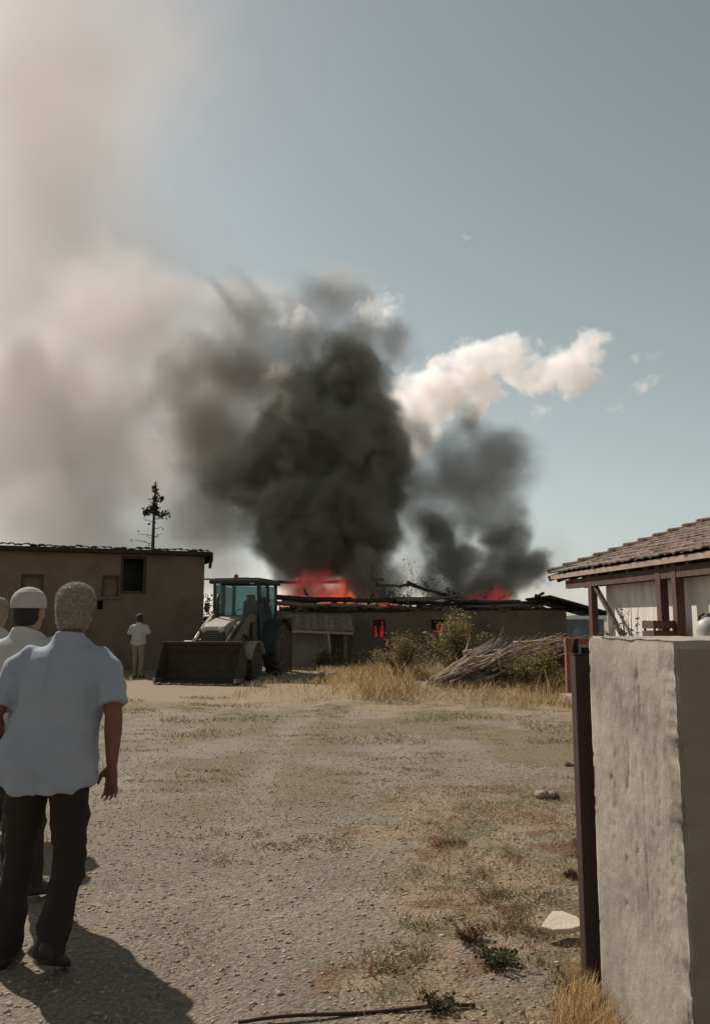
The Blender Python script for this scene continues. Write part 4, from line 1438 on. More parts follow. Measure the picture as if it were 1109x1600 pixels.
# ================================================================== PEOPLE
M_skin = mat('tanned_skin', (0.19, 0.08, 0.052), (0.155, 0.066, 0.043), 9, 0.6, 0.1, 60, spec=0.35)
M_skin_l = mat('light_tanned_skin', (0.34, 0.19, 0.135), (0.28, 0.15, 0.1), 9, 0.6, spec=0.35)
M_shirt = mat('pale_blue_shirt', (0.33, 0.35, 0.395), (0.28, 0.31, 0.355), 3, 0.9, 0.12, 320, spec=0.15, bdist=0.002)
M_shirt2 = mat('cream_shirt', (0.5, 0.48, 0.45), (0.42, 0.4, 0.37), 3, 0.9, 0.1, 300, spec=0.15)
M_shirt3 = mat('white_shirt', (0.46, 0.44, 0.41), (0.38, 0.37, 0.34), 3, 0.9, spec=0.15)
M_trou = mat('black_trousers', (0.032, 0.0255, 0.021), (0.024, 0.019, 0.016), 6, 0.85, 0.1, 200, spec=0.2)
M_trou3 = mat('khaki_trousers', (0.3, 0.25, 0.18), (0.23, 0.19, 0.14), 4, 0.9, spec=0.15)
M_shoe = mat('black_shoe', (0.02, 0.018, 0.016), (0.03, 0.026, 0.022), 8, 0.55)
M_sole = mat('shoe_sole', (0.05, 0.045, 0.04), None, 8, 0.8)
M_hair = mat('grey_curly_hair', (0.34, 0.30, 0.25), (0.18, 0.155, 0.125), 110, 0.85, 0.8, 90, spec=0.2, bdist=0.008)
M_hair2 = mat('dark_hair', (0.035, 0.028, 0.023), (0.02, 0.017, 0.014), 60, 0.7, 0.6, 120)
M_cap = mat('knitted_cap', (0.5, 0.45, 0.44), (0.4, 0.35, 0.345), 40, 0.95, 0.5, 160, spec=0.1)
M_strand = attr_mat('hair_strand', .6, .25)
M_eye = mat('eye_white', (0.5, 0.48, 0.45), None, 3, 0.3)


def ering(c, rx, ry, n=20, zf=None, pw=1.0):
    out = []
    for j in range(n):
        a = 2 * math.pi * j / n
        ca_, sa_ = math.cos(a), math.sin(a)
        if pw != 1.0:
            ca_ = math.copysign(abs(ca_) ** pw, ca_); sa_ = math.copysign(abs(sa_) ** pw, sa_)
        z = c[2] + (zf(a) if zf else 0)
        out.append(V((c[0] + rx * ca_, c[1] + ry * sa_, z)))
    return out


def hand(mb, wrist, d, wide, nrm_):
    d, wide, nrm_ = d.normalized(), wide.normalized(), nrm_.normalized()
    rings = []
    for (l, hw_, ht_) in ((-.02, .024, .02), (.02, .033, .018), (.055, .041, .017), (.092, .040, .014), (.1, .036, .011)):
        rings.append([wrist + d * l + wide * hw_ * math.cos(2 * math.pi * j / 12) + nrm_ * ht_ * math.sin(2 * math.pi * j / 12) for j in range(12)])
    mb.loft(rings)
    for (o_, l_, sp_) in ((.031, .074, .12), (.0105, .083, .03), (-.0105, .077, -.06), (-.03, .06, -.17)):
        dd = (d + wide * sp_).normalized()
        p = wrist + d * .085 + wide * o_
        b1, b2 = R(26), R(55)
        p1 = p + dd * (l_ * .5 + .012)
        p2 = p1 + (dd * math.cos(b1) + nrm_ * math.sin(b1)) * l_ * .33
        p3 = p2 + (dd * math.cos(b2) + nrm_ * math.sin(b2)) * l_ * .25
        mb.tube([p, p1, p2, p3], [.0092, .0088, .008, .0062], 8)
    t0 = wrist + d * .02 + wide * .022 + nrm_ * .004
    t1 = t0 + (wide * .85 + d * .75 + nrm_ * .2).normalized() * .042
    t2 = t1 + (wide * .3 + d * .95 + nrm_ * .3).normalized() * .034
    t3 = t2 + (d + nrm_ * .35 - wide * .05).normalized() * .025
    mb.tube([t0, t1, t2, t3], [.015, .0125, .0105, .0075], 8)


def make_person(name, loc, rz, label, J, mats, voxel=0.008, headwear=None, turn=0.0, hair=True, belly=1.0, sleeve=0.5, shoulder=1.0):
    """J: joints in metres for a 1.75 m figure facing +Y"""
    skin, shirt, trou, hairm = mats
    root = empty(name, loc, rz, label, 'person')
    P_ = {k: V(v) for k, v in J.items()}
    hc = P_['head']
    tr = Matrix.Rotation(turn, 3, 'Z')
    # ---- body: one continuous skin
    b = MB()
    hr = []
    for (z, rx, ry, cy) in ((-.118, .030, .030, .035), (-.105, .045, .05, .03), (-.075, .058, .075, .016), (-.035, .069, .09, .004), (.01, .0755, .099, -.003), (.05, .077, .1, -.006), (.085, .070, .09, -.008), (.108, .052, .068, -.006), (.121, .022, .03, -.004)):
        hr.append([hc + tr @ (v - hc) for v in ering((hc.x, hc.y + cy, hc.z + z), rx, ry, 18)])
    b.loft(hr)
    def hp(x, y, z): return hc + tr @ V((x, y, z))
    b.ell(hp(0, .098, -.022), (.014, .022, .022), 10, 7)              # nose
    b.ell(hp(0, .085, .028), (.052, .02, .012), 12, 7)                # brow
    b.ell(hp(0, .088, -.063), (.024, .013, .008), 10, 6); b.ell(hp(0, .085, -.075), (.021, .013, .008), 10, 6)   # lips
    for s_ in (-1, 1):
        b.ell(hp(s_ * .081, -.008, -.008), (.012, .02, .033), 10, 8, tr @ Matrix.Rotation(s_ * -.35, 3, 'Z'))   # ears
        b.ell(hp(s_ * .04, .075, -.025), (.02, .018, .016), 8, 6)
    nb = P_['neck']
    b.tube([nb - V((0, -.015, .05)), nb, hc + V((0, -.012, -.06))], [.055, .061, .058], 14)
    for s_, k in ((1, 'r'), (-1, 'l')):
        sh_, el, wr = P_['sh_' + k], P_['el_' + k], P_['wr_' + k]
        b.tube([sh_ + V((-s_ * .05, 0, -.04)), sh_ + V((0, 0, -.03)), sh_.lerp(el, .5), el, el.lerp(wr, .3), el.lerp(wr, .75), wr], [.042, .048, .048, .041, .042, .032, .0265], 12)
        d = (wr - el).normalized()
        hd_ = P_.get('hd_' + k, d)
        hand(b, wr, hd_, P_.get('hw_' + k, V((-s_ * .75, .6, 0))), P_.get('hn_' + k, V((-s_ * .5, -.8, 0))))
        hp_, kn, an = P_['hip_' + k], P_['kn_' + k], P_['an_' + k]
        b.tube([hp_ + V((0, 0, .05)), hp_, hp_.lerp(kn, .55), kn, kn.lerp(an, .35), kn.lerp(an, .8), an], [.08, .085, .07, .052, .052, .036, .035], 12)
        to = P_['toe_' + k]
        b.tube([an + V((0, -.03, -.03)), an.lerp(to, .5), to], [.035, .03, .02], 8)
    pv, ch = P_['pelvis'], P_['chest']
    b.loft([ering((pv.x, pv.y, pv.z - .08), .12, .09), ering((pv.x, pv.y, pv.z + .05), .15, .105), ering(pv.lerp(ch, .5), .145, .1), ering((ch.x, ch.y, ch.z + .08), .165, .105), ering((nb.x, nb.y + .02, nb.z - .11), .13, .06), ering((nb.x, nb.y + .01, nb.z - .02), .055, .05)])
    b.remesh('body', skin, root, min(voxel, .006) if voxel < .01 else voxel, 3)
    for s_ in (-1, 1):
        MB().ell(hp(s_ * .033, .086, .0), (.013, .013, .011), 10, 7).build('eye', M_eye, root, True)
    # ---- shirt
    s = MB()
    hz = P_['hem'].z
    hm = P_['hem']
    zf = lambda a: .045 * math.cos(a) ** 2
    s.loft([ering((hm.x, hm.y, hz), .21 * belly, .142 * belly, 28, zf, .9), ering((hm.x, hm.y, hz + .03), .214 * belly, .145 * belly, 28, lambda a: .03 * math.cos(a) ** 2, .9),
            ering((hm.x, hm.y, hz + .16), .208 * belly, .142 * belly, 28, None, .9), ering(pv.lerp(ch, .55) , .2 * belly, .14, 28, None, .9), ering((ch.x, ch.y, ch.z), .205, .138, 28, None, .9),
            ering(ch.lerp(nb, .38), .205 * shoulder, .13, 28, None, .9), ering(nb.lerp(ch, .36), .203 * shoulder, .122, 28, None, .95),
            ering(nb.lerp(ch, .2), .19 * shoulder, .1, 28, lambda a: -.012 * math.cos(a) ** 2), ering(nb.lerp(ch, .09), .158 * shoulder, .083, 28, lambda a: -.028 * math.cos(a) ** 2),
            ering(nb.lerp(ch, .02), .115, .081, 28, lambda a: -.026 * math.cos(a) ** 2), ering(nb + V((0, 0, .012)), .08, .073, 28)])
    # collar
    s.loft([ering((nb.x, nb.y - .012, nb.z - .02), .084, .082, 24, lambda a: -.02 * math.sin(a)), ering((nb.x, nb.y - .01, nb.z + .022), .074, .074, 24, lambda a: -.03 * math.sin(a))])
    for s_, k in ((1, 'r'), (-1, 'l')):
        sh_, el, wr = P_['sh_' + k], P_['el_' + k], P_['wr_' + k]
        if sleeve < 1: e_ = sh_.lerp(el, .86); pts = [sh_ + V((-s_ * .10, 0, -.03)), sh_ + V((-s_ * .02, 0, -.014)), sh_.lerp(el, .2), sh_.lerp(el, .5), e_]; rr = [.06, .07, .074, .073, .08]
        else: pts = [sh_ + V((-s_ * .09, 0, .005)), sh_ + V((-s_ * .01, 0, .003)), sh_.lerp(el, .5), el, el.lerp(wr, .5), wr]; rr = [.075, .076, .068, .06, .05, .042]
        s.tube(pts, rr, 14)
    amp = 1.0 if voxel < .01 else .6
    def folds(p):
        q = V((p.x * 7 + p.z * 2.2 * (1 if p.x > hm.x else -1), p.y * 7, p.z * 3.0))
        a_ = noise.noise(q); c_ = noise.noise(V((p.x * 16, p.y * 16, p.z * 6.5)) + V((3, 1, 7)))
        fade = .45 + .55 * sstep(ch.z + .16, ch.z - .1, p.z)
        r_ = 1 - abs(noise.noise(V((p.x * 5 + p.z * 3.5, p.y * 5, p.z * 5.5)) + V((9, 4, 2)))) * 2.6
        return amp * fade * (.017 * a_ + .008 * c_ + .016 * max(0, r_))
    s.remesh('shirt', shirt, root, voxel, 16, folds)
    # ---- trousers
    t = MB()
    t.loft([ering((pv.x, pv.y, pv.z - .09), .155, .115, 24), ering((pv.x, pv.y, pv.z), .178, .125, 24), ering((pv.x, pv.y, pv.z + .1), .172, .118, 24), ering((pv.x, pv.y, pv.z + .13), .165, .112, 24)])
    for s_, k in ((1, 'r'), (-1, 'l')):
        hp_, kn, an = P_['hip_' + k], P_['kn_' + k], P_['an_' + k]
        t.tube([hp_ + V((0, 0, .02)), hp_ + V((s_ * .005, 0, -.06)), hp_.lerp(kn, .55), kn, kn.lerp(an, .5), kn.lerp(an, .85), an + V((0, 0, -.035))], [.088, .094, .084, .067, .068, .064, .066], 18)
    def tf(p):
        bend = sum(math.exp(-((p - P_['kn_' + k]).length / .16) ** 2) + math.exp(-((p - P_['an_' + k]).length / .12) ** 2) for k in 'rl')
        return amp * (.010 * noise.noise(V((p.x * 11 + p.z * 3, p.y * 11, p.z * 5))) + .012 * max(0, 1 - 3 * abs(noise.noise(V((p.x * 5 + 2.4 * p.z, p.y * 5, p.z * 4.5))))) + .012 * bend * noise.noise(V((p.x * 7, p.y * 7, p.z * 22))))
    t.remesh('trousers', trou, root, voxel, 4, tf)
    # ---- shoes
    for s_, k in ((1, 'r'), (-1, 'l')):
        an, to = P_['an_' + k], P_['toe_' + k]
        f = (to - an); f.z = 0; f.normalize(); sd = V((f.y, -f.x, 0))
        heel = P_.get('heel_' + k, V((an.x - f.x * .06, an.y - f.y * .06, 0)))
        tip = V((to.x, to.y, 0))
        ax = (tip - heel); 
        rings = []
        for (u, w_, h_) in ((-.02, .022, .06), (.04, .036, .095), (.25, .038, .1), (.5, .042, .075), (.75, .046, .055), (.93, .036, .042), (1.02, .012, .025)):
            c_ = heel + ax * u + V((0, 0, .004))
            rings.append([c_ + sd * w_ * q + V((0, 0, h_ * e)) for q, e in ((-1, .12), (-.8, 0), (.8, 0), (1, .12), (1, .55), (.55, .95), (0, 1.05), (-.55, .95), (-1, .55))])
        MB().loft(rings).build('shoe', M_shoe, root, True)
    # ---- hair / cap
    if hair:
        h = MB()
        for (z, rx, ry, cy) in ((),) if False else ():
            pass
        rings = []
        for (z, rx, ry, cy) in ((-.085, .058, .055, -.045), (-.05, .073, .075, -.034), (-.01, .081, .089, -.022), (.04, .086, .1, -.014), (.08, .081, .097, -.012), (.108, .066, .08, -.009), (.128, .038, .05, -.007), (.135, .012, .016, -.006)):
            rings.append([hc + tr @ (v - hc) for v in ering((hc.x, hc.y + cy, hc.z + z), rx, ry, 22)])
        h.loft(rings)
        h.remesh('hair', hairm, root, .0042 if voxel < .01 else .01, 2, (lambda p: .0032 * (1 - 2 * abs(noise.noise(p * 60))) + .003 * (1 - 2 * abs(noise.noise(p * 110 + V((3, 1, 2)))))) if headwear != 'cap' else None)
        if headwear != 'cap' and voxel < .02:
            hm_ = [o for o in root.children if o.name.startswith('hair')][0].data
            tri = [(p_.center.copy(), p_.normal.copy()) for p_ in hm_.polygons]
            n_s = 9000 if voxel < .01 else 2500
            c0_ = np.zeros((n_s, 3)); n0_ = np.zeros((n_s, 3))
            for q_ in range(n_s):
                ce, no = random.choice(tri); c0_[q_] = ce; n0_[q_] = no
            t1_ = rng.normal(size=(n_s, 3)); d_ = n0_ * .8 + t1_ * .45 + np.array([0, 0, -.25]); d_ /= np.linalg.norm(d_, axis=1)[:, None]
            sd_ = np.cross(d_, rng.normal(size=(n_s, 3))); sd_ /= np.linalg.norm(sd_, axis=1)[:, None]
            l_ = rng.uniform(.006, .015, (n_s, 1)); w_ = .0011
            b2_ = d_ * .35 + t1_ * .5; b2_ /= np.linalg.norm(b2_, axis=1)[:, None]
            c0_ = c0_ - n0_ * .002
            m0_ = c0_ + d_ * l_ * .6; e0_ = m0_ + b2_ * l_ * .55
            vs_ = np.stack([c0_ - sd_ * w_, c0_ + sd_ * w_, m0_ + sd_ * w_ * .8, m0_ - sd_ * w_ * .8, e0_], 1).reshape(-1, 3)
            k_ = 5 * np.arange(n_s)[:, None]
            fs_ = np.concatenate([k_ + np.array([[0, 1, 2]]), k_ + np.array([[0, 2, 3]]), k_ + np.array([[3, 2, 4]])], 0)
            cs_ = np.repeat(np.array([[.40, .365, .31]]) * rng.uniform(.4, 1.25, (n_s, 1)), 5, 0)
            st_ = link('hair_strands', arrays_mesh('hair_strands', vs_, fs_, cs_), M_strand, root); st_['kind'] = 'stuff'
    if headwear == 'cap':
        rings = []
        for (z, rx, ry, cy) in ((.018, .092, .112, -.010), (.02, .096, .116, -.010), (.05, .097, .116, -.010), (.082, .092, .110, -.010), (.112, .076, .092, -.009), (.136, .048, .058, -.008), (.147, .014, .018, -.008)):
            rings.append([hc + tr @ (v - hc) for v in ering((hc.x, hc.y + cy, hc.z + z), rx, ry, 28)])
        MB().loft(rings).remesh('skullcap', M_cap, root, .005, 4)
    return root


def base_joints(**kw):
    J = dict(pelvis=(0, 0, .93), chest=(0, 0, 1.26), neck=(0, .01, 1.495), head=(0, .04, 1.627), hem=(0, 0, .80),
             sh_r=(.195, 0, 1.42), sh_l=(-.195, 0, 1.42), el_r=(.265, -.03, 1.14), el_l=(-.265, -.03, 1.14), wr_r=(.255, .05, .90), wr_l=(-.255, .05, .90),
             hip_r=(.085, 0, .90), hip_l=(-.085, 0, .90), kn_r=(.095, .03, .49), kn_l=(-.095, .03, .49), an_r=(.1, 0, .085), an_l=(-.1, 0, .085),
             toe_r=(.12, .19, .03), toe_l=(-.12, .19, .03))
    J.update(kw)
    return J


# man in the pale blue shirt, walking away
make_person('person', (-1.43, 3.86, 0), 0, 'grey haired man in pale blue short sleeved shirt walking away', base_joints(
    pelvis=(0, 0, .92), chest=(.025, .025, 1.25), neck=(.05, .08, 1.475), head=(.05, .13, 1.618), hem=(.0, -.01, .79),
    sh_r=(.225, .055, 1.395), sh_l=(-.15, .055, 1.40), el_r=(.305, -.03, 1.135), el_l=(-.245, -.05, 1.14), wr_r=(.288, .03, .90), wr_l=(-.255, .07, .93),
    hip_r=(.09, 0, .90), hip_l=(-.09, 0, .90), kn_r=(.115, .03, .49), kn_l=(-.155, .11, .49), an_r=(.095, -.13, .15), an_l=(-.185, .07, .085),
    toe_r=(.105, .04, .02), toe_l=(-.21, .26, .03), heel_r=(.095, -.19, .10),
    hw_r=(-.85, .5, 0), hn_r=(-.35, -.85, 0.0)), (M_skin, M_shirt, M_trou, M_hair), 0.007, None, 0.06, belly=1.03, shoulder=1.06)
# man with the white skullcap, just ahead of him
p = gnd(60, 1415)
make_person('person', (-1.975, 4.85, 0), R(-4), 'man in white skullcap and cream shirt behind the grey haired man', base_joints(
    sh_l=(-.2, 0, 1.41), el_r=(.25, -.1, 1.15), wr_r=(.1, -.2, .95), el_l=(-.25, -.1, 1.15), wr_l=(.0, -.2, .90), hd_r=(-.8, -.05, -.6), hd_l=(.7, -.1, -.6),
    an_r=(.16, -.1, .12), kn_r=(.1, .0, .49), toe_r=(.22, .08, .03), heel_r=(.15, -.17, .06), an_l=(-.1, .2, .085), kn_l=(-.1, .2, .5), toe_l=(-.12, .4, .03)), (M_skin_l, M_shirt2, M_trou, M_hair2), 0.009, 'cap', R(-9))
# third man, only his head at the edge of the picture
make_person('person', (-2.94, 6.6, 0), R(10), 'grey haired man half hidden at the picture edge ahead of the skullcap', base_joints(), (M_skin_l, M_shirt3, M_trou, M_hair), 0.012, None, R(-20))
# man far off by the adobe building
p = gnd(215, 1059)
make_person('person', (p.x, p.y, 0), R(-8), 'distant man in white shirt and khaki trousers facing the adobe building', base_joints(
    hem=(0, 0, .88), el_r=(.3, .0, 1.16), wr_r=(.14, .2, 1.17), el_l=(-.28, .02, 1.16), wr_l=(-.1, .2, 1.15), hd_r=(-.9, .3, 0), hd_l=(.9, .3, 0), an_r=(.1, -.03, .085), an_l=(-.12, .1, .085), toe_l=(-.15, .28, .03)), (M_skin, M_shirt3, M_trou3, M_hair2), 0.012, None, R(-12))

# ================================================================== STONES, GRASS, GRAVEL
random.seed(55)


def stone(px, py, size, label, m_, flat=.55, name='stone'):
    g0 = gnd(px, py)
    o = MB().ell((0, 0, 0), (size, size * .75, size * flat), 12, 8).build(name, m_, None, False)
    sd = V((random.random() * 50, 3, 1))
    roughen(o.data, lambda p: size * (.5 * noise.noise(p / size * 1.1 + sd) + .15 * noise.noise(p / size * 3.2 + sd)))
    o.location = (g0.x, g0.y, size * flat * .5)
    o.rotation_euler = (0, 0, random.uniform(0, 3))
    return tag(o, label, 'stone')


M_stone = mat('tan_stone', (0.36, 0.29, 0.22), (0.25, 0.2, 0.155), 8, 0.95, 0.5, 40)
stone(853, 1246, .085, 'tan lump of stone on the gravel left of the gate post', M_stone)
stone(868, 1247, .05, 'small dark stone touching the tan lump', M_darkwood)
stone(889, 1198, .06, 'dark stone half hidden behind the gate post', M_darkwood)
stone(890, 1368, .05, 'dark clod lying against the gate post above the slab', M_darkwood)
# flat pale slab propped on the dry grass
g0 = gnd(876, 1464)
ring = [(-.115, -.02), (-.06, -.055), (.03, -.06), (.11, -.045), (.1, .02), (.045, .075), (-.01, .085), (-.07, .03)]
mb = MB(); mb.loft([[V((x, y, 0)) for x, y in ring], [V((x * .98, y * .98, .028)) for x, y in ring]])
o = mb.build('stone_slab', mat('pale_limestone', (0.62, 0.52, 0.42), (0.5, 0.41, 0.33), 6, 0.9, 0.3, 40), None, bevel=0.005)
o.location = (g0.x, g0.y, .05); o.rotation_euler = (R(17), R(-3), R(8))
tag(o, 'flat pale stone slab tilted on the dry grass', 'stone')
g0 = gnd(505, 1066)
for (px, py, s_, lab) in ((498, 1060, .16, 'pale rubble block before the lean-to shed'), (520, 1056, .12, 'smaller pale rubble block nearer the barn'), (443, 1060, .1, 'pale rubble lump under the tractor wheel')):
    stone(px, py, s_, lab, M_grey, .6, 'rubble_block')

# pebbles
ico_v = []
for s_ in ((0, 1, 0.55), (0, -1, .5), (1, 0, .0), (-1, 0, .05), (0.1, 0.1, 1), (0, 0, -1)): ico_v.append(s_)
base_v = np.array([(1, 0, 0), (.3, .95, 0), (-.8, .6, 0), (-.8, -.6, 0), (.3, -.95, 0), (.2, .1, .8), (-.1, -.1, -.6)])
base_f = np.array([(0, 1, 5), (1, 2, 5), (2, 3, 5), (3, 4, 5), (4, 0, 5), (1, 0, 6), (2, 1, 6), (3, 2, 6), (4, 3, 6), (0, 4, 6)])


def scatter_pebbles(n, xr_, yr_, smin, smax):
    xs = rng.uniform(*xr_, n); ys = yr_[0] + (yr_[1] - yr_[0]) * rng.random(n) ** 1.7
    keep = ~((xs > .9) & (ys > 2.6) & (ys < 3.65))
    xs, ys = xs[keep], ys[keep]; n = len(xs)
    sz = smin + (smax - smin) * rng.random(n) ** 3.5
    a = rng.uniform(0, 6.28, n)
    v = base_v[None] * (1 + .35 * rng.normal(size=(n, 7, 1))) * sz[:, None, None]
    c_, s__ = np.cos(a)[:, None], np.sin(a)[:, None]
    x = v[..., 0] * c_ - v[..., 1] * s__ * .75; y = v[..., 0] * s__ + v[..., 1] * c_ * .75
    z = np.array([ground_z(q, w_) for q, w_ in zip(xs, ys)])
    vv = np.stack([x + xs[:, None], y + ys[:, None], v[..., 2] * .6 + z[:, None] + sz[:, None] * .1], -1).reshape(-1, 3)
    ff = (base_f[None] + 7 * np.arange(n)[:, None, None]).reshape(-1, 3)
    tone = rng.uniform(.8, 1.3, (n, 1)) * np.array([[.29, .235, .18]])
    tone[rng.random(n) < .05] *= 1.5
    return vv, ff, np.repeat(tone, 7, 0)


vv, ff, cc = scatter_pebbles(26000, (-3.2, 2.2), (2.8, 10), .003, .017)
tag(link('gravel', arrays_mesh('gravel', vv, ff, cc), attr_mat('gravel_stone', 0.95, 0.0)), kind='stuff')


def blades(xs, ys, h, w_, lean, cols):
    n = len(xs)
    z = np.array([ground_z(a, b) for a, b in zip(xs, ys)]) - .004
    a = rng.uniform(0, 6.28, n); hh = h * rng.uniform(.45, 1.2, n)
    ln_ = lean * rng.uniform(.2, 1.3, n) * hh
    dx, dy = np.cos(a), np.sin(a)
    b = rng.uniform(0, 6.28, n); wx, wy = np.cos(b) * w_ / 2, np.sin(b) * w_ / 2
    p = np.stack([xs, ys, z], -1)
    mid = p + np.stack([dx * ln_ * .35, dy * ln_ * .35, hh * .6], -1)
    tip = p + np.stack([dx * ln_, dy * ln_, hh], -1)
    o_ = np.stack([wx, wy, np.zeros(n)], -1)
    v = np.stack([p - o_, p + o_, mid + o_ * .7, mid - o_ * .7, tip], 1)
    base = 5 * np.arange(n)[:, None]
    f = np.concatenate([base + np.array([[0, 1, 2]]), base + np.array([[0, 2, 3]]), base + np.array([[3, 2, 4]])], 0)
    cols = np.array(cols); c_ = cols[rng.integers(0, len(cols), n)] * rng.uniform(.7, 1.25, (n, 1))
    return v.reshape(-1, 3), f, np.repeat(c_, 5, 0)


def join_blades(name, parts):
    vs, fs, cs = [], [], []; o_ = 0
    for v, f, c_ in parts:
        vs.append(v); fs.append(f + o_); cs.append(c_); o_ += len(v)
    o = link(name, arrays_mesh(name, np.concatenate(vs), np.concatenate(fs), np.concatenate(cs)), attr_mat(name + '_blade', .9, .3))
    return tag(o, kind='stuff')


GOLD = [(.56, .39, .19), (.5, .34, .155), (.62, .46, .25), (.36, .235, .11)]
STRAW = [(.5, .38, .22), (.42, .3, .165), (.3, .2, .11), (.56, .45, .29)]
GREEN = [(.11, .105, .045), (.15, .135, .06), (.085, .08, .04), (.2, .165, .085)]
BROWN = [(.17, .1, .05), (.22, .135, .07), (.12, .075, .04), (.3, .2, .11)]


def sample(n, xr_, yr_, test):
    xs, ys = [], []
    while len(xs) < n:
        x = random.uniform(*xr_); y = random.uniform(*yr_)
        if random.random() < test(x, y): xs.append(x); ys.append(y)
    return np.array(xs), np.array(ys)


def strip(x, y):
    n_ = .5 + .7 * fbm(V((x * .8, y * .8, 4)))
    edge = 15.4 - .28 * x + 1.0 * noise.noise(V((x * .9, 2, 0)))
    px = 554 + x / y * F
    if 645 < px < 800 and y < 18.6: return (.5 if y < 17.3 else .08) * sstep(edge, edge + 1.4, y)
    if px < 560: return (.3 if px > 520 else .12) * sstep(edge, edge + 1.4, y)
    return sstep(edge, edge + 1.4, y) * sstep(-2.6, .2, x - .05 * (y - 18)) * sstep(.0, .4, n_ + .1) * (1 if y < 24 else .5)


clump = lambda x, y, k: sstep(.05, .35, noise.noise(V((x * k, y * k, 5))))
parts = []
xs, ys = sample(20000, (-2.6, 6.5), (14, 25), strip); parts.append(blades(xs, ys, .22, .014, 1.3, GOLD + STRAW))
xs, ys = sample(3600, (-.2, 6.3), (16, 23), lambda x, y: 0 if 640 < 554 + x / y * F < 820 and y < 18.8 else strip(x, y) * sstep(.2, .7, .5 + .8 * noise.noise(V((x * 1.3, y * 1.3, 6))))); parts.append(blades(xs, ys, .5, .016, .9, GOLD + BROWN + STRAW))
xs, ys = sample(2500, (-6, 1), (20, 27), lambda x, y: 0 if -5.6 < x < -1.5 and 19.4 < y < 26.5 else clump(x, y, 1.0)); parts.append(blades(xs, ys, .2, .016, .9, GOLD))
xs, ys = sample(3800, (.62, 1.35), (2.55, 3.55), lambda x, y: (0 if (x > xl_f - .03 and y > yn - .02) else 1) * sstep(.55, .95, x + .1 * noise.noise(V((x * 9, y * 9, 0))) - .25 * (y - 2.9))); parts.append(blades(xs, ys, .15, .0045, .8, GOLD))
xs, ys = sample(500, (.9, 1.3), (3.35, 3.8), lambda x, y: 0 if x > .955 and y > 3.4 and y < 3.55 else (0 if x > 1.02 and y < 3.55 else 1)); parts.append(blades(xs, ys, .14, .0045, .8, GOLD))
join_blades('dry_grass', parts)
parts = []
def rightside(x, y):
    n2 = .5 + .6 * fbm(V((x * 1.4, y * .9, 7.0)))
    return sstep(.0, .8, x + .1 + 1.1 * (n2 - .5)) * (.25 + sstep(-.25, .4, noise.noise(V((x * 2.2, y * 2.2, 5))) + .6 * noise.noise(V((x * 7, y * 7, 2)))))
ok = lambda x, y: 0 if (x > .93 and y < 3.62) else 1
xs, ys = sample(16000, (-.4, 2.6), (2.9, 8), lambda x, y: ok(x, y) * rightside(x, y)); parts.append(blades(xs, ys, .035, .005, 2.0, STRAW + BROWN))
xs, ys = sample(3500, (0, 2.2), (2.9, 6), lambda x, y: ok(x, y) * clump(x + 7, y, 2.6) * rightside(x, y)); parts.append(blades(xs, ys, .045, .006, 1.5, BROWN + GREEN))
xs, ys = sample(16000, (-5, 4.2), (5.5, 16), lambda x, y: (.2 + clump(x, y, .9)) * sstep(-.1, .5, noise.noise(V((x * 1.6, y * 4.5, 8))) + .5 * noise.noise(V((x * 5, y * 5, 3))))); parts.append(blades(xs, ys, .03, .009, 2.0, GREEN + STRAW))
xs, ys = sample(5000, (-5, 4.5), (10.5, 17), lambda x, y: clump(x + 9, y, .8)); parts.append(blades(xs, ys, .055, .012, 1.8, STRAW + GREEN))
xs, ys = sample(900, (-2.8, .4), (3, 8), lambda x, y: clump(x + 20, y, 1.7) ** 2); parts.append(blades(xs, ys, .035, .006, 1.5, STRAW + BROWN))
join_blades('weeds', parts)


# green weed tuft by the gateway
def weed(px, py, r_, h_, n_, cols, label):
    g0 = gnd(px, py)
    e = empty('weed_plant', (g0.x, g0.y, 0), 0, label, 'weed')
    sm = MB(); pts = []
    for k in range(14):
        a = random.uniform(0, 6.28); tip = V((r_ * math.cos(a), r_ * .8 * math.sin(a), h_ * random.uniform(.3, 1)))
        sm.tube([(0, 0, 0), tip * .5 + V((0, 0, .01)), tip], [.004, .003, .0015], 4)
        for _ in range(n_ // 14): pts.append(tip * random.uniform(.2, 1.05) + V((random.gauss(0, .012), random.gauss(0, .012), abs(random.gauss(0, .012)))))
    sm.build('stem', M_darkwood, e); leaf_cloud('foliage', pts, .02, cols, e)


weed(775, 1508, .10, .075, 420, [(.07, .075, .03), (.1, .1, .045), (.055, .055, .03)], 'dark green weed on the dirt in front of the gate post')
weed(685, 1578, .07, .05, 260, [(.07, .06, .03), (.1, .085, .045)], 'small dark weed beside the steel rod')
weed(905, 1550, .09, .07, 300, [(.09, .075, .045), (.13, .1, .06)], 'brown weed at the foot of the gate post')
weed(735, 1470, .08, .05, 260, [(.13, .075, .035), (.18, .1, .05)], 'russet dried weed above the dark green weed')

# ================================================================== SMOKE AND CLOUDS


def vol_mat(name, color, density, aniso, dark=None, dsc=0.3):
    m = bpy.data.materials.new(name)
    m.use_nodes = True
    nt = m.node_tree
    nt.nodes.remove(nt.nodes['Principled BSDF'])
    p = nt.nodes.new('ShaderNodeVolumePrincipled')
    p.inputs['Color'].default_value = (*color, 1)
    p.inputs['Density'].default_value = density
    p.inputs['Anisotropy'].default_value = aniso
    nt.links.new(p.outputs[0], nt.nodes['Material Output'].inputs['Volume'])
    return m


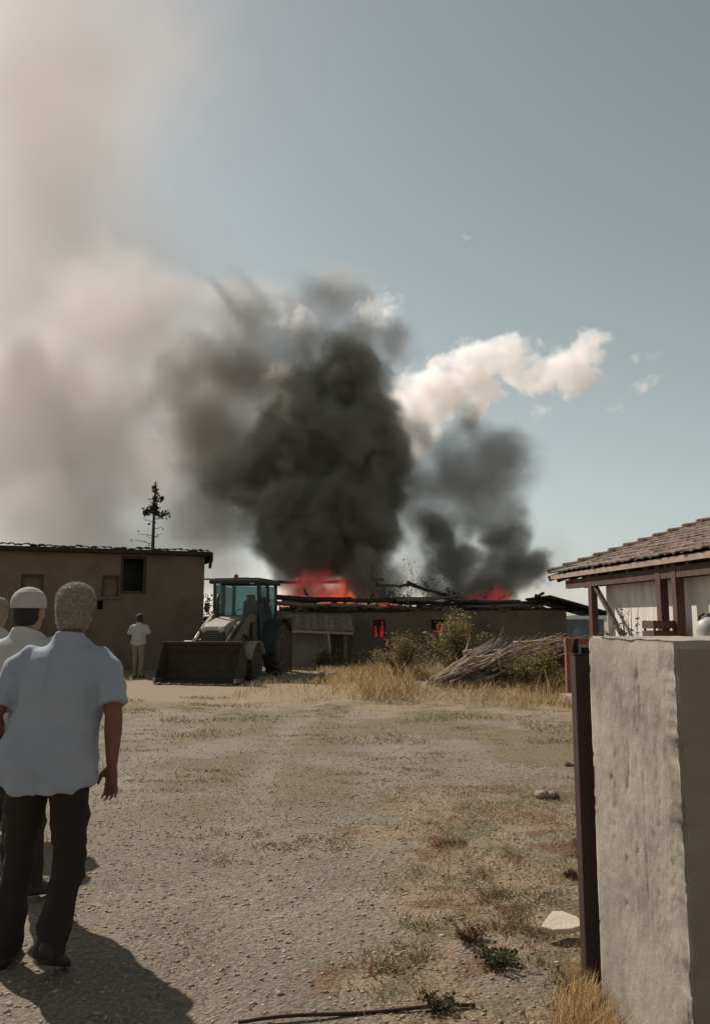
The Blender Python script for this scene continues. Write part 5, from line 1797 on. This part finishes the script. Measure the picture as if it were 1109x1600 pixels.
def smoke(name, blobs, voxel, m, warp, wscale, amp, nscale, gain, label, cat, margin=1.4, edge=0.12, detail=5, kind='stuff', rough=.62):
    """blobs: (px, py, Y, rx px, rz px, depth m, weight)"""
    bl_ = []
    for (px, py, Y, rx, rz, dp, wt) in blobs:
        c_ = at(px, py, Y); k = Y / F * 1.0
        bl_.append((c_, V((rx * k, dp, rz * k)), wt))
    lo_ = V((min(c_[i] - r_[i] * margin for c_, r_, _ in bl_) for i in range(3)))
    hi_ = V((max(c_[i] + r_[i] * margin for c_, r_, _ in bl_) for i in range(3)))
    res = [max(8, int((hi_[i] - lo_[i]) / voxel)) for i in range(3)]
    ng = bpy.data.node_groups.new(name + '_field', 'GeometryNodeTree')
    ng.interface.new_socket('Geometry', in_out='INPUT', socket_type='NodeSocketGeometry')
    ng.interface.new_socket('Geometry', in_out='OUTPUT', socket_type='NodeSocketGeometry')
    nd, lk = ng.nodes, ng.links
    out = nd.new('NodeGroupOutput')
    pos = nd.new('GeometryNodeInputPosition').outputs[0]

    def nz(src, scale, det, rough=.55):
        n = nd.new('ShaderNodeTexNoise'); n.inputs['Scale'].default_value = scale; n.inputs['Detail'].default_value = det; n.inputs['Roughness'].default_value = rough
        lk.new(src, n.inputs['Vector']); return n

    def vm_(op, a, b=None, c_=None):
        n = nd.new('ShaderNodeVectorMath'); n.operation = op
        for i, x in enumerate((a, b, c_)):
            if x is None: continue
            if hasattr(x, 'is_linked'): lk.new(x, n.inputs[i])
            else: n.inputs[i].default_value = x
        return n

    def ma(op, a, b=None, c_=None):
        n = nd.new('ShaderNodeMath'); n.operation = op
        for i, x in enumerate((a, b, c_)):
            if x is None: continue
            if hasattr(x, 'is_linked'): lk.new(x, n.inputs[i])
            else: n.inputs[i].default_value = x
        return n.outputs[0]

    w1 = nz(pos, wscale, 3)
    wv = vm_('MULTIPLY_ADD', w1.outputs['Color'], (warp,) * 3, (-warp / 2,) * 3).outputs[0]
    wp = vm_('ADD', pos, wv).outputs[0]
    f = None
    for c_, r_, wt in bl_:
        inv = V((1 / r_[0], 1 / r_[1], 1 / r_[2]))
        q = vm_('MULTIPLY_ADD', wp, tuple(inv), tuple(-c_[i] * inv[i] for i in range(3))).outputs[0]
        d = vm_('LENGTH', q).outputs['Value']
        s_ = ma('MULTIPLY_ADD', d, -wt, wt)
        f = s_ if f is None else ma('SMOOTH_MAX', f, s_, .12)
    n2 = nz(wp, nscale, detail, rough)
    f = ma('ADD', f, ma('MULTIPLY_ADD', n2.outputs['Fac'], amp, -amp * .5 - edge))
    f = ma('MULTIPLY', f, gain)
    cl = nd.new('ShaderNodeClamp'); lk.new(f, cl.inputs[0])
    dens = ma('POWER', cl.outputs[0], 1.3)
    vc = nd.new('GeometryNodeVolumeCube')
    lk.new(dens, vc.inputs['Density'])
    vc.inputs['Min'].default_value = lo_; vc.inputs['Max'].default_value = hi_
    for i, a_ in enumerate('XYZ'): vc.inputs['Resolution ' + a_].default_value = res[i]
    sm_ = nd.new('GeometryNodeSetMaterial'); sm_.inputs['Material'].default_value = m
    lk.new(vc.outputs[0], sm_.inputs[0]); lk.new(sm_.outputs[0], out.inputs[0])
    v = bpy.data.volumes.new(name)
    v.materials.append(m)
    o = bpy.data.objects.new(name, v); COL.objects.link(o)
    md = o.modifiers.new('field', 'NODES'); md.node_group = ng
    print(name, res, res[0] * res[1] * res[2])
    return tag(o, label, cat, None, kind)


M_sm_dark = vol_mat('black_smoke', (0.5, 0.475, 0.41), 2.6, 0.2)
M_sm_brown = vol_mat('brown_smoke', (0.60, 0.55, 0.49), 0.7, 0.2)
M_sm_dark2 = vol_mat('dark_grey_smoke', (0.48, 0.46, 0.43), 2.2, 0.2)
M_sm_mid = vol_mat('grey_smoke', (0.58, 0.56, 0.53), 0.9, 0.3)
M_sm_pale = vol_mat('pale_smoke', (0.88, 0.79, 0.735), 0.05, 0.1)
M_sm_tan = vol_mat('tan_smoke', (0.90, 0.825, 0.77), 0.2, 0.15)
M_sm_wisp = vol_mat('wispy_smoke', (0.88, 0.86, 0.84), 0.2, 0.1)
M_cloud = vol_mat('white_cloud', (0.99, 0.955, 0.925), 0.028, 0.5)
M_glow = fire_volume('fire_glow', (1.0, .06, .06), 0.32)
M_glow2 = fire_volume('fire_tongue', (1.0, .2, .06), 0.75)

random.seed(77)
smoke('fire_glow', [(x, 948 - h_ * .55, random.uniform(31.2, 32.8), random.uniform(13, 20), h_, .4, 1) for x, h_ in ((446, 28), (458, 38), (470, 42), (482, 47), (494, 46), (506, 48), (518, 42), (530, 36), (486, 30), (512, 30))] +
      [(600, 944, 30.8, 34, 10, .4, .9), (575, 940, 31.0, 22, 14, .4, .9), (650, 945, 30.6, 26, 7, .3, .8), (705, 945, 30.8, 20, 7, .3, .8)],
      .08, M_glow, .9, .9, .9, 1.3, 2.2, 'soft red glow of the largest fire among the roof beams', 'fire', edge=.12, detail=6)
smoke('fire_glow', [(536, 930, 31.6, 14, 34, .4, 1), (547, 938, 31.2, 12, 24, .35, 1), (522, 940, 31.2, 14, 20, .35, 1)],
      .08, M_glow2, .8, 1.0, .9, 1.5, 2.2, 'orange tongue at the right end of the largest fire', 'fire', edge=.12, detail=6)
smoke('fire_glow', [(x, 949 - h_ * .5, 31.3, 12, h_, .35, 1) for x, h_ in ((735, 16), (748, 22), (762, 26), (776, 28), (790, 20))],
      .07, M_glow, .7, 1.2, .9, 1.5, 2.2, 'soft red glow of the small fire under the right smoke column', 'fire', edge=.12, detail=6)
smoke('smoke_column', [
    (475, 905, 31.0, 60, 28, .5, .75), (585, 905, 32.0, 60, 66, 1.6, 1.5), (490, 880, 33.4, 100, 62, 1.8, 1.6), (440, 860, 34.0, 60, 60, 1.6, 1.2), (535, 820, 34.5, 120, 100, 3, 1.5), (450, 790, 34.8, 100, 90, 3, 1.1), (590, 770, 35, 62, 110, 2.6, 1.3),
    (430, 720, 36, 105, 100, 3.0, 1.0), (510, 720, 36, 140, 130, 3.6, 1.5), (588, 690, 36, 60, 110, 2.8, 1.3), (460, 640, 37, 100, 110, 3.2, .85),
    (535, 610, 37, 95, 115, 3.2, 1.0)],
    0.15, M_sm_dark, 3.4, .3, 2.6, .32, 2.7, 'thick black smoke column rising from the largest fire', 'smoke', margin=1.7, edge=.2, detail=8, rough=.66)
smoke('smoke_column', [
    (345, 690, 41, 130, 115, 3, 1.1), (385, 760, 39, 120, 115, 3, 1.25), (330, 780, 40, 110, 95, 2.6, 1.0), (390, 590, 43, 150, 120, 3.6, .95), (300, 590, 45, 120, 110, 3.4, .7), (480, 540, 42, 130, 105, 3.2, .95), (550, 545, 41, 70, 95, 2.8, .9), (515, 470, 42, 85, 85, 2.8, .9), (430, 820, 38, 90, 70, 2.2, .7), (610, 540, 41, 62, 56, 2, .6), (400, 500, 44, 110, 70, 3, .65)],
    0.2, M_sm_brown, 4.4, .24, 1.7,   .26, 1.5, 'thinner brown smoke billowing off the left and top of the black column', 'smoke', margin=1.9, edge=.14, detail=8, rough=.64)
smoke('smoke_column', [
    (740, 745, 35, 122, 100, 2.8, 1.1), (785, 720, 35.5, 66, 80, 2.2, 1), (690, 735, 35.5, 80, 75, 2.2, 1), (735, 660, 36, 62, 58, 2, .8), (645, 750, 35.5, 66, 80, 2.0, 1.1), (780, 815, 34.4, 66, 75, 1.8, 1.1), (720, 810, 35, 70, 60, 1.8, 1), (660, 810, 35.5, 60, 60, 1.8, .8), (650, 690, 36, 50, 60, 1.8, .8)],
    0.15, M_sm_mid, 2.6, .38, 2.0, .4, 2.3, 'shorter grey smoke column on the right of the black one', 'smoke', margin=1.7, edge=.18, detail=8, rough=.66)
smoke('smoke_column', [
    (765, 925, 32.8, 92, 56, 1.8, 1.6), (790, 880, 33.2, 62, 84, 1.9, 1.6), (722, 868, 33.4, 50, 42, 1.6, 1.4), (805, 840, 33.6, 34, 44, 1.3, 1.2), (715, 935, 32.6, 60, 40, 1.2, 1.1), (690, 830, 34, 46, 46, 1.4, .7), (830, 900, 33.2, 40, 60, 1.2, .8)],
    0.13, M_sm_dark2, 3.6, .42, 3.2, .46, 2.0, 'dark knot of smoke hugging the roof below the grey column', 'smoke', margin=1.7, edge=.18, detail=8, rough=.66)
smoke('smoke_cloud', [
    (330, 620, 54, 180, 190, 5.5, .9), (280, 770, 50, 160, 140, 5, .9), (180, 680, 60, 210, 210, 7.5, .9), (40, 660, 64, 220, 230, 8, .9), (390, 480, 60, 130, 90, 5, .6), (200, 500, 70, 210, 140, 8, .8), (90, 850, 52, 220, 140, 6, 1), (240, 850, 50, 150, 120, 5, .9), (330, 850, 44, 90, 80, 2.8, .8)],
    0.6, M_sm_tan, 7, .13, 1.0, .16, 2.2, 'tan smoke drifting left from the black column over the adobe building', 'smoke', edge=.12, detail=7, margin=1.7)
smoke('smoke_cloud', [
    (60, 560, 90, 290, 280, 14, .9), (60, 370, 120, 270, 260, 18, .95), (70, 150, 155, 230, 290, 22, .9), (110, -60, 170, 240, 210, 22, .7), (230, 420, 90, 210, 190, 10, .6),
    (230, 80, 170, 220, 290, 18, .45), (-40, 650, 80, 260, 280, 12, .8)],
    1.3, M_sm_pale, 14.0, .05, .5, .07, 1.6, 'pale drifting smoke spread across the upper left sky', 'smoke', edge=.06, detail=5)
smoke('smoke_wisp', [
    (655, 840, 37.5, 90, 95, 2.4, 1.0), (865, 880, 36, 60, 90, 2, .5), (890, 968, 31.0, 60, 44, 1.0, 1.1), (365, 890, 35, 70, 66, 1.8, .7), (660, 905, 36, 100, 60, 2.0, 1.0), (860, 940, 33, 50, 40, 1, .6)],
    0.25, M_sm_wisp, 2.5, .4, .8, .45, 2.6, 'thin pale smoke wisps low around the barn roof', 'smoke', edge=.12, detail=6)
YC = 1500
smoke('cloud', [
    (655, 640, YC, 62, 60, 65, 1), (690, 610, YC, 70, 52, 70, 1), (735, 590, YC, 60, 56, 70, 1), (765, 560, YC, 60, 34, 50, 1), (800, 566, YC, 55, 38, 55, 1), (790, 540, YC, 36, 22, 35, .9), (850, 585, YC, 66, 32, 50, 1), (895, 580, YC, 50, 40, 50, 1), (915, 545, YC, 34, 34, 40, 1), (925, 524, YC, 36, 18, 34, 1),
    (605, 630, YC, 26, 24, 30, .9), (640, 690, YC, 44, 44, 45, .9), (740, 635, YC, 40, 30, 40, .7), (770, 618, YC, 34, 16, 30, .6)],
    3.0, M_cloud, 46, .016, 2.6, .022, 4.2, 'large white cumulus cloud above the grey smoke column', 'cloud', margin=1.2, edge=.1, detail=8, rough=.66)
for (bb, lab) in (([(1003, 605, YC, 28, 16, 18, 1), (1022, 597, YC, 16, 11, 12, .8)], 'small white cloud puff right of the large cloud'),
                  ([(1030, 557, YC, 26, 11, 16, .9), (990, 560, YC, 24, 11, 14, .6)], 'faint white cloud streak right of the cloud top'),
                  ([(960, 634, YC, 26, 14, 16, .9)], 'small faint cloud puff below the large cloud end'),
                  ([(846, 641, YC, 30, 16, 18, .9)], 'small ragged cloud puff below the middle of the large cloud'),
                  ([(585, 488, YC, 55, 45, 35, .9)], 'ragged white cloud behind the top of the black smoke'),
                  ([(462, 500, YC, 52, 38, 32, 1)], 'white cloud patch showing through the smoke top'),
                  ([(732, 370, YC, 14, 10, 10, .9)], 'tiny lone cloud wisp high in the blue sky')):
    smoke('cloud', bb, 2.0, M_cloud, 46, .025, 3.0, .05, 1.6, lab, 'cloud', margin=1.7, edge=.28, detail=8, rough=.68)
